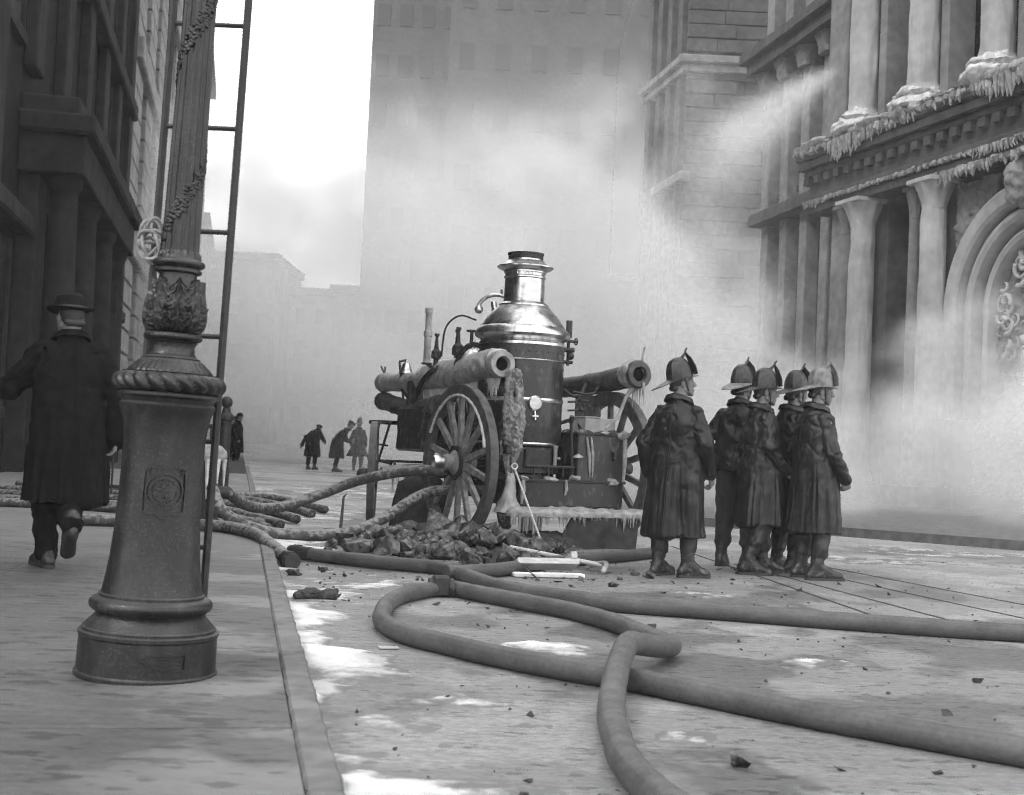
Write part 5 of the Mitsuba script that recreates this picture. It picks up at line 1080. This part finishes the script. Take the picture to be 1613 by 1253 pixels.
for x0, x1 in ((5.25, 6.6), (8.7, 10.2)):
    pq = sg.box(x0, 4.4, x1, 7.35).difference(sg.Point(AC, 4.5).buffer(2.62, 40))
    for g_ in getattr(pq, 'geoms', [pq]):
        sp_ = trimesh.creation.extrude_polygon(g_, 0.06, engine='earcut'); sp_ = refine(man(sp_), 0.06); v = sp_.vertices.copy(); sp_.vertices = np.stack([v[:, 0], 0.36 - v[:, 2], v[:, 1]], 1)
        rr('spandrel_carving', displace(displace(sp_, 0.09, 4, 3, 3), 0.06, 11, 6), 'facade_stone', smooth=True)
# carved figure on the spandrel
fg = union([chain([(7.60, 0.1, 7.43), (7.60, -0.12, 7.08), (7.65, 0.05, 6.68), (7.65, 0.3, 6.33)], [0.2, 0.24, 0.2, 0.1]), chain([(7.40, 0.2, 7.28), (7.32, 0.1, 6.93), (7.45, 0.25, 6.58)], [0.14, 0.13, 0.08]), chain([(7.82, 0.2, 7.28), (8.00, 0.15, 6.98), (7.90, 0.25, 6.73)], [0.14, 0.12, 0.08]), chain([(7.60, 0.0, 6.73), (7.60, -0.1, 6.60)], [0.17, 0.14])])
rr('carved_bracket', displace(displace(refine(fg, 0.06, 2), 0.09, 5, 3), 0.04, 14, 4), 'facade_stone', smooth=True)
# entablature
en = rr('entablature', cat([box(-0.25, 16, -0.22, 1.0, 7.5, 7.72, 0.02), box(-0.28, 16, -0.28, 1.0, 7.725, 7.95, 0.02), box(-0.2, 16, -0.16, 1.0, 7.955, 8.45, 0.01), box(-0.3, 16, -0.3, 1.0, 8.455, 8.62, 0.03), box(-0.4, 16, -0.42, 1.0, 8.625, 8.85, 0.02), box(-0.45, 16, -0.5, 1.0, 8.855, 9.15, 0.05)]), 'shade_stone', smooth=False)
for i in range(34): rr('dentil', box(-0.3 + 0.46 * i, -0.06 + 0.46 * i, -0.29, -0.15, 8.25, 8.45), 'shade_stone', en, False)
icec = refine(man(box(-0.5, 16, -0.56, 1.05, 9.08, 9.3, 0.05)), 0.16)
rr('ice_edge', displace(displace(icec, 0.15, 1.6, 4, 4), 0.1, 5, 5), 'rime', en, True)
def rows(x0, x1, y, z, n, l0, l1, sd, r): return icicles([x0, y, z], [x1, y, z], n, l0, l1, sd, r)
def fringe(x0, x1, y, z, l, sd, dx=0.07, thick=0.07):
    """A ragged curtain of merged ice: lobes of very unequal length."""
    g = np.random.default_rng(sd); out = []
    for x in np.arange(x0, x1, dx):
        ll_ = l * (0.15 + 1.2 * max(0.0, float(nfbm(np.array([[x * 0.9, sd, 0.0]]), 3, sd)[0]) - 0.42) * 2.2 + 0.35 * g.uniform() ** 4)
        r_ = thick * g.uniform(0.5, 1.15)
        out.append(tube([[x, y + g.normal() * 0.03, z + 0.06], [x + g.normal() * 0.02, y + g.normal() * 0.02, z - 0.45 * ll_], [x + g.normal() * 0.03, y, z - ll_]], [r_, r_ * 0.8, r_ * 0.15], 6))
    return cat(out)
rr('icicles', cat([fringe(-0.45, 12, -0.5, 9.05, 0.42, 3, 0.10, 0.09), fringe(-0.25, 12, -0.28, 7.76, 0.24, 5, 0.09, 0.06), fringe(5.2, 12, -0.2, 7.5, 0.5, 6, 0.11, 0.08)]), 'rime', en)
# upper storeys
UZ = 9.3
for i, s in enumerate((0.45, 1.75, 4.15, 6.7, 9.25, 11.8)):
    wide = i > 0
    if wide:
        c = column(s, 0.36, UZ + 0.2, 24, 0.1, 'iced_stone', cap=False)
        rr('snow_base', tr(displace(displace(refine(man(lathe([(0.62, UZ - 0.15), (0.74, UZ - 0.02), (0.70, UZ + 0.14), (0.5, UZ + 0.22), (0.57, UZ + 0.3), (0.44, UZ + 0.42), (0.38, UZ + 0.5)], 30)), 0.08), 0.12, (3, 3, 6), i), 0.06, 9, i + 4), (s, 0.05, 0)), 'ice', c, True)
        rr('pilaster', box(s + 0.52, s + 0.8, 0.15, 0.9, UZ, 24, 0.03), 'facade_stone'); rr('pilaster', box(s - 0.82, s - 0.5, 0.3, 0.9, UZ, 24, 0.03), 'iced_stone' if i % 2 else 'facade_stone')
        rr('pier', box(s - 0.48, s + 0.5, 0.6, 1.3, UZ, 24, 0.02), 'sooty_stone')
    else:
        rr('pier', box(0.0, 0.85, 0.15, 1.3, UZ, 24, 0.04), 'facade_stone')
for i, (a, b) in enumerate(((2.75, 3.2), (5.2, 5.7), (7.7, 8.3), (10.2, 10.9))):
    for z in (10.2, 14.6, 19.0):
        w = rr('window', box(a - 0.3, b + 0.3, 1.22, 1.3, z, z + 3.6), 'window_glass', smooth=False)
        rr('frame', cat([box((a + b) / 2 - 0.04, (a + b) / 2 + 0.04, 1.16, 1.22, z, z + 3.6), box(a - 0.3, b + 0.3, 1.15, 1.215, z + 1.75, z + 1.85)]), 'facade_stone', w, False)
    for z in (13.8, 18.2, 22.6): rr('spandrel', box(a - 0.35, b + 0.35, 0.95, 1.3, z, z + 0.8, 0.03), 'facade_stone')

# -- its farther wing with pilasters
MB = basis((7.62, 41.3), (0.2083, -0.978))
wg_ = thing('stone_building', 'dark stone wing with tall pilasters beyond the iced corner', 'building')
def wb(name, m, mt, parent=None): return obj(name, put(m, MB), mt, parent or wg_, False)
wb('core', box(0, 6.6, 0.7, 9, 0, 28), 'brown_stone'); wb('cornice', box(-0.5, 6.9, -0.5, 0.7, 14.0, 14.35, 0.03), 'brown_stone'); wb('cornice_bed', box(-0.3, 6.9, -0.3, 0.7, 13.6, 13.995, 0.02), 'brown_stone'); wb('belt', box(-0.2, 6.9, -0.1, 0.7, 8.6, 9.0, 0.03), 'brown_stone')
for i in range(5):
    s = 0.1 + 1.45 * i
    p = wb('pilaster', cat([box(s, s + 0.55, 0.2, 0.7, 9.0, 13.0, 0.03), box(s, s + 0.5, 0.25, 0.7, 0.0, 8.6, 0.03), box(s, s + 0.55, 0.2, 0.7, 14.4, 26, 0.03)]), 'facade_stone')
    wb('capital', displace(refine(man(loft([(s + 0.27, 0.3, 13.0, 0.3, 0.3), (s + 0.27, 0.3, 13.35, 0.36, 0.36), (s + 0.27, 0.3, 13.58, 0.44, 0.44)], 24, 5)), 0.1), 0.05, 8, i), 'facade_stone', p)
    for z in (1.5, 9.6, 15.2, 20.0):
        if s + 1.3 < 6.6: w = wb('window', box(s + 0.7, s + 1.3, 0.62, 0.69, z, z + 3.2), 'window_glass'); wb('sill', box(s + 0.62, s + 1.38, 0.5, 0.69, z - 0.2, z - 0.02), 'brown_stone', w)

# -- the corner building beyond with coursed stone
cbk = thing('corner_building', 'tall brown stone corner building with coursed blocks and a belt cornice, behind the spray', 'building')
MC = basis((7.0, 55.0), (1, 0)); MD = basis((7.0 - 0.2083 * 5.6, 55.0 + 0.978 * 5.6), (0.2083, -0.978))
def cc(name, m, mt, M, parent=None): return obj(name, put(m, M), mt, parent or cbk, False)
cc('core', box(0.25, 16, 0.25, 18, 0, 40), 'brown_stone', MC)
gb = np.random.default_rng(4)
shared = {}
for r in range(38):
    z = 2.0 + 0.62 * r
    if abs(z - 18.2) < 0.3: continue
    x = -0.02 - (0.5 if r % 2 else 0.0)
    while x < 4.4:
        w = gb.uniform(1.5, 2.3); x0 = max(x, 0.0)
        if not (2.55 < x0 + w / 2 < 3.7 and (15.2 < z < 17.4 or 9 < z < 11.5)): cc('stone_block', box(x0 + 0.008, x + w - 0.008, gb.uniform(-0.03, 0.03), 0.26, z + 0.02, z + 0.6, 0.03), 'brown_stone', MC)
        x += w
for z in (15.2, 9.0): cc('window', box(2.6, 3.7, 0.2, 0.26, z, z + 2.3), 'window_glass', MC)
cc('belt_cornice', cat([box(-0.4, 16, -0.4, 0.3, 18.15, 18.5, 0.05), box(-0.2, 16, -0.2, 0.3, 17.8, 18.145, 0.03)]), 'facade_stone', MC)
for q_ in ((0, 6.0, -0.4, 0.3, 18.15, 18.5, 0.05), (0, 5.8, -0.2, 0.3, 17.8, 18.145, 0.03), (0, 6.0, -0.5, 0.3, 23.6, 24.1, 0.05), (0, 5.8, -0.2, 0.3, 13.0, 13.4, 0.03)): cc('belt_cornice', box(*q_), 'facade_stone', MD)
cc('side_wall', box(0, 5.58, 0.3, 3, 0, 40), 'brown_stone', MD)
for i in range(4):
    s = 0.05 + 1.42 * i
    cc('pier', box(s, s + 0.62, -0.05, 0.32, 0, 17.8, 0.03), 'brown_stone', MD); cc('pier', box(s, s + 0.58, -0.05, 0.32, 18.5, 38, 0.03), 'brown_stone', MD)
    for z in (8.5, 14.0, 19.2, 24.8):
        if i < 3: cc('window', box(s + 0.66, s + 1.38, 0.24, 0.31, z, z + 3.2), 'window_glass', MD)

# -- far towers closing the street
def tower(name, label, M, w, d, h, mt, cols, z0, zstep, catg='building', win=(1.1, 1.9)):
    t = thing(name, label, catg)
    obj('wall', put(box(0, w, 0, d, 0, h), M), mt, t, False)
    obj('cornice', put(box(-0.4, w + 0.4, -0.5, d, h, h + 0.9, 0.05), M), mt, t, False)
    src = None
    for i in range(cols):
        x = w * (i + 0.5) / cols
        z = z0
        while z + win[1] < h - 1:
            k = key_for(t + '__window')
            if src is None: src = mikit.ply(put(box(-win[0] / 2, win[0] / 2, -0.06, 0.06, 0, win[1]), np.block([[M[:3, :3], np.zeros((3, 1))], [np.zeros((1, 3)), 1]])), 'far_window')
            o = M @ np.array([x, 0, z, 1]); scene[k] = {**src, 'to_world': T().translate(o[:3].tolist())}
            z += zstep
    return t
tower('office_tower', 'sheer grey office tower closing the street behind the engine chimney', basis((-5.6, 90), (1, 0)), 15.5, 20, 75, 'far_brick', 6, 6, 4.4)
tower('office_tower', 'paler office tower left of the sheer one, standing farther back', basis((-13.4, 108), (1, 0)), 9.5, 20, 80, 'far_brick', 5, 6, 4.4)
tower('far_building', 'hazy stepped building left of the towers, its roof below the middle of the picture', basis((-19.5, 135), (1, 0)), 4.6, 20, 16.6, 'far_brick', 2, 3, 4.0)
tower('far_building', 'farthest hazy block at the end of the street', basis((-27.5, 155), (1, 0)), 9.5, 20, 18.5, 'far_brick', 4, 3, 4.0)
tower('far_building', 'hazy tall block rising over the far left side of the street', basis((-45.5, 165), (1, 0)), 14, 20, 24, 'far_brick', 4, 3, 4.0)

# -- the left side of the street (local x right of the kerb line, y along the street)
lf = thing('dark_building', 'soot dark office building at the left with a deep portico', 'building')
def ll(name, m, mt, parent=None, smooth=False): return obj(name, put(m, MW), mt, parent or lf, smooth)
ll('core', box(-18, -5.0, 6, 48, 0, 26), 'dark_stone')
for i in range(11):
    t = 7.0 + 4.0 * i
    if 26 < t < 38:
        ll('pilaster', box(-5.0, -4.72, t, t + 1.0, 8.3, 24, 0.04), 'sooty_stone')
    else: ll('pilaster', box(-5.0, -4.72, t, t + 1.0, 0.1, 24, 0.04), 'sooty_stone')
    for z in (1.4, 8.8, 13.2, 17.6):
        if 25 < t < 39 and z < 9: continue
        w = ll('window', box(-5.03, -4.96, t + 1.5, t + 3.4, z, z + 3.2), 'window_glass'); ll('frame', cat([box(-4.99, -4.90, t + 1.38, t + 1.5, z, z + 3.3), box(-4.99, -4.90, t + 3.4, t + 3.52, z, z + 3.3), box(-4.99, -4.86, t + 1.3, t + 3.6, z - 0.22, z)]), 'sooty_stone', w)
ll('belt', cat([box(-5.0, -4.55, 6, 48, 12.3, 12.8, 0.05), box(-5.0, -4.6, 6, 48, 4.9, 5.3, 0.05)]), 'sooty_stone')
po = ll('portico', cat([box(-5.0, -3.5, 26.8, 39.4, 7.0, 7.4, 0.05), box(-5.0, -3.7, 27, 39.2, 6.2, 6.995, 0.03), box(-5.0, -3.85, 27.1, 39.1, 7.405, 7.8, 0.04), box(-5.0, -4.6, 27.3, 38.9, 0.1, 6.195, 0.02)]), 'sooty_stone')
for t in (27.7, 31.2, 35.0, 38.5):
    ll('column', tr(lathe([(0.42, 0.1), (0.42, 0.4), (0.34, 0.5), (0.33, 2.5), (0.28, 5.9), (0.34, 6.0), (0.4, 6.4)], 28), (-4.15, t, 0)), 'sooty_stone', po, 30)
ll('doorway', box(-4.63, -4.57, 28.6, 37.6, 0.1, 5.6), 'void', po)
l2 = thing('banded_building', 'stone building with banded courses beyond the dark portico at the left', 'building')
ll('core', box(-18, -5.1, 48.1, 74, 0, 30), 'grey_stone', l2)
for r in range(30):
    z = 0.3 + 0.9 * r
    if r in (8, 16, 24): ll('belt', box(-5.2, -4.5, 48.1, 74.3, z, z + 0.86, 0.06), 'facade_stone', l2); continue
    for a, b in ((48.1, 51.4), (53.6, 57.0), (59.2, 62.6), (64.8, 68.2), (70.4, 74)): ll('course', box(-5.2, -4.72, a, b, z + 0.03, z + 0.86, 0.04), 'facade_stone', l2)
for a, b in ((51.4, 53.6), (57.0, 59.2), (62.6, 64.8), (68.2, 70.4)):
    for z in (1.5, 8.6, 12.2, 15.9, 19.4, 23.0): ll('window', box(-5.12, -5.05, a + 0.1, b - 0.1, z, z + 2.6), 'window_glass', l2)
for q, (t0, t1, h, lab) in enumerate(((74.6, 100, 26, 'third building along the left side of the street, half lost in haze'), (100.5, 128, 34, 'fourth building along the left side, pale in the haze'), (128.5, 165, 22, 'farthest building along the left side, almost white in the haze'))):
    b_ = thing('street_building', lab, 'building')
    ll('wall', box(-18, -4.9, t0, t1, 0, h), 'far_brick', b_); ll('cornice', box(-18, -4.3, t0, t1, h, h + 0.9, 0.06), 'far_brick', b_)
    for t in np.arange(t0 + 1.5, t1 - 2, 3.4):
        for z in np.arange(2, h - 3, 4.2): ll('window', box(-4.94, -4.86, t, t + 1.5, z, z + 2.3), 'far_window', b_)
# a second engine far down the street
e2 = thing('distant_engine', 'second steam fire engine, a pale shape in the haze behind the bent men', 'fire engine')
M2 = frame([-8.2, 72, 0], 15)
obj('boiler', put(lathe([(0.9, 0.6), (1.15, 0.8), (1.15, 2.0), (1.25, 2.1), (1.05, 2.5), (0.8, 2.8), (0.8, 3.1), (1.0, 3.25), (0.7, 3.4)], 36), M2), 'pale_tin', e2)
obj('body', put(box(-1.5, 1.5, -1.0, 3.0, 0.7, 1.9, 0.05), M2), 'pale_tin', e2)
for sx in (-1.6, 1.6):
    for yy in (0, 2.8): obj('wheel', put(tr(trimesh.creation.torus(0.65, 0.09), (sx, yy, 0.75), ry=90), M2), 'wheel_wood', e2)

# ------------------------------------------------------------------ air: haze everywhere, steam and smoke over the street behind the engine
SX, SY, SZ = (-30.0, 24.0), (17.0, 80.0), (-0.6, 23.0)
NX, NY, NZ = 190, 160, 96
xs = np.linspace(*SX, NX); ys = np.linspace(*SY, NY); zs = np.linspace(*SZ, NZ)
Zg, Yg, Xg = np.meshgrid(zs, ys, xs, indexing='ij')
def ss(a, b, x): t = np.clip((x - a) / (b - a), 0, 1); return t * t * (3 - 2 * t)
bil0 = nfbm(np.stack([Xg * 0.2, Yg * 0.2, Zg * 0.24], -1), 4, 11)
cl_ = nfbm(np.stack([Xg * 0.32, Yg * 0.22, Zg * 0.42], -1), 4, 5)
street = Xg + 0.213 * Yg                                            # constant along the street
soft = 0.016 * ss(18, 30, Yg) * ss(16, 6, Zg) * ss(1.5, 5.0, street) * (0.1 + 0.9 * ss(12.5, 9, street)) * (0.3 + 1.3 * cl_)
far_top = 12.5 + 5.0 * (bil0 - 0.5) + 9.0 * (cl_ - 0.5)
soft += 0.16 * ss(47, 56, Yg) * ss(75, 68, Yg) * ss(3.5, -2.5, Zg - far_top) * ss(-9, -4, street) * (0.12 + 1.5 * ss(0.36, 0.66, 0.6 * bil0 + 0.4 * cl_))
soft += 0.03 * ss(50, 66, Yg) * ss(23, 13, Zg) * ss(-7, -2, street) * (0.5 + cl_)
bil = nfbm(np.stack([Xg * 0.75, Yg * 0.45, Zg * 0.9], -1), 4, 9)
top_ = 0.35 + 0.085 * Yg + 3.4 * ss(5.6, 1.6, Xg - 0.06 * (Yg - 25)) + 0.9 * ss(7.6, 9.5, Xg) + 3.0 * (cl_ - 0.5) + 2.4 * (bil - 0.5)
bank = 0.36 * ss(17.8, 22.5, Yg + 0.45 * (Xg - 5)) * ss(0.45, -0.7, Zg - top_) * ss(-1.5, 3.5, Xg) * ss(39, 33, Yg) * (0.16 + 1.75 * ss(0.40, 0.66, 0.5 * cl_ + 0.5 * bil))
dens = soft + bank
edge = ss(0, 3, Xg - SX[0]) * ss(0, 3, SX[1] - Xg) * ss(0, 1.2, Yg - SY[0]) * ss(0, 6, SY[1] - Yg) * ss(0, 2, SZ[1] - Zg)
dens = np.clip(dens * edge, 0, None).astype(np.float32)
scene['smoke_cloud'] = {'type': 'heterogeneous', 'albedo': {'type': 'rgb', 'value': 0.985}, 'scale': 1.0,
    'sigma_t': {'type': 'gridvolume', 'grid': mi.VolumeGrid(np.ascontiguousarray(dens[..., None])), 'filter_type': 'trilinear',
                'to_world': T().translate([SX[0], SY[0], SZ[0]]).scale([SX[1] - SX[0], SY[1] - SY[0], SZ[1] - SZ[0]])}}
scene['clear_boundary'] = {'type': 'null'}
def airbox(key, x, y, z, inside, outside=None):
    c = [(a + b) / 2 for a, b in (x, y, z)]; s = [(b - a) / 2 for a, b in (x, y, z)]
    scene[key] = {'type': 'cube', 'to_world': T().translate(c).scale(s), 'bsdf': {'type': 'ref', 'id': 'clear_boundary'}, 'interior': {'type': 'ref', 'id': inside}}
    if outside: scene[key]['exterior'] = {'type': 'ref', 'id': outside}
# the jet of water bursting out of the upper windows: a small denser volume inside the smoke
JX, JY, JZ = (2.6, 9.4), (29.4, 35.6), (6.0, 12.4)
jx, jy, jz = (np.linspace(*q, 72) for q in (JX, JY, JZ))
Zj, Yj, Xj = np.meshgrid(jz, jy, jx, indexing='ij')
A_, B2_ = np.array([7.75, 31.6, 10.9]), np.array([4.6, 33.0, 8.9])
L_ = np.linalg.norm(B2_ - A_); d_ = (B2_ - A_) / L_
P_ = np.stack([Xj, Yj, Zj], -1) - A_; t_ = P_ @ d_
P_[..., 2] += 0.05 * np.clip(t_, 0, 9) ** 2
rad = np.linalg.norm(P_ - t_[..., None] * d_, axis=-1); wdt = 0.16 + 0.26 * np.clip(t_, 0, 20)
jn = nfbm(np.stack([Xj * 1.6, Yj * 1.6, Zj * 2.6], -1), 4, 3)
jet = 3.4 * np.exp(-(rad / wdt) ** 2 * 1.6) * ss(-0.3, 0.3, t_) * ss(L_ * 1.3, L_ * 0.5, t_) / (1 + 0.35 * np.clip(t_, 0, 20)) * (0.3 + 1.4 * jn)
ej = 1.0
for g_, q in ((Xj, JX), (Yj, JY), (Zj, JZ)): ej = ej * ss(0, 0.8, g_ - q[0]) * ss(0, 0.8, q[1] - g_)
from scipy.interpolate import RegularGridInterpolator
base_ = RegularGridInterpolator((zs, ys, xs), dens)(np.stack([Zj, Yj, Xj], -1))
def medium(grid, X_, Y_, Z_): return {'type': 'heterogeneous', 'albedo': {'type': 'rgb', 'value': 0.985}, 'scale': 1.0, 'sigma_t': {'type': 'gridvolume', 'grid': mi.VolumeGrid(np.ascontiguousarray(grid.astype(np.float32)[..., None])), 'filter_type': 'trilinear',
    'to_world': T().translate([X_[0], Y_[0], Z_[0]]).scale([X_[1] - X_[0], Y_[1] - Y_[0], Z_[1] - Z_[0]])}}
scene['spray_cloud'] = medium(base_ + jet * ej, JX, JY, JZ)
airbox('spray', JX, JY, JZ, 'spray_cloud', 'smoke_cloud'); tag('spray', 'jet of water spraying out before the pilasters above the iced cornice', 'water spray', kind='stuff')
airbox('smoke', SX, SY, SZ, 'smoke_cloud', 'haze_air'); tag('smoke', 'bank of pale steam and smoke rolling out of the burning building', 'smoke', kind='stuff')
airbox('haze', (-70, 60), (-12, 200), (-1.5, 92), 'haze_air'); tag('haze', 'thin winter haze over the street', 'haze', kind='stuff')
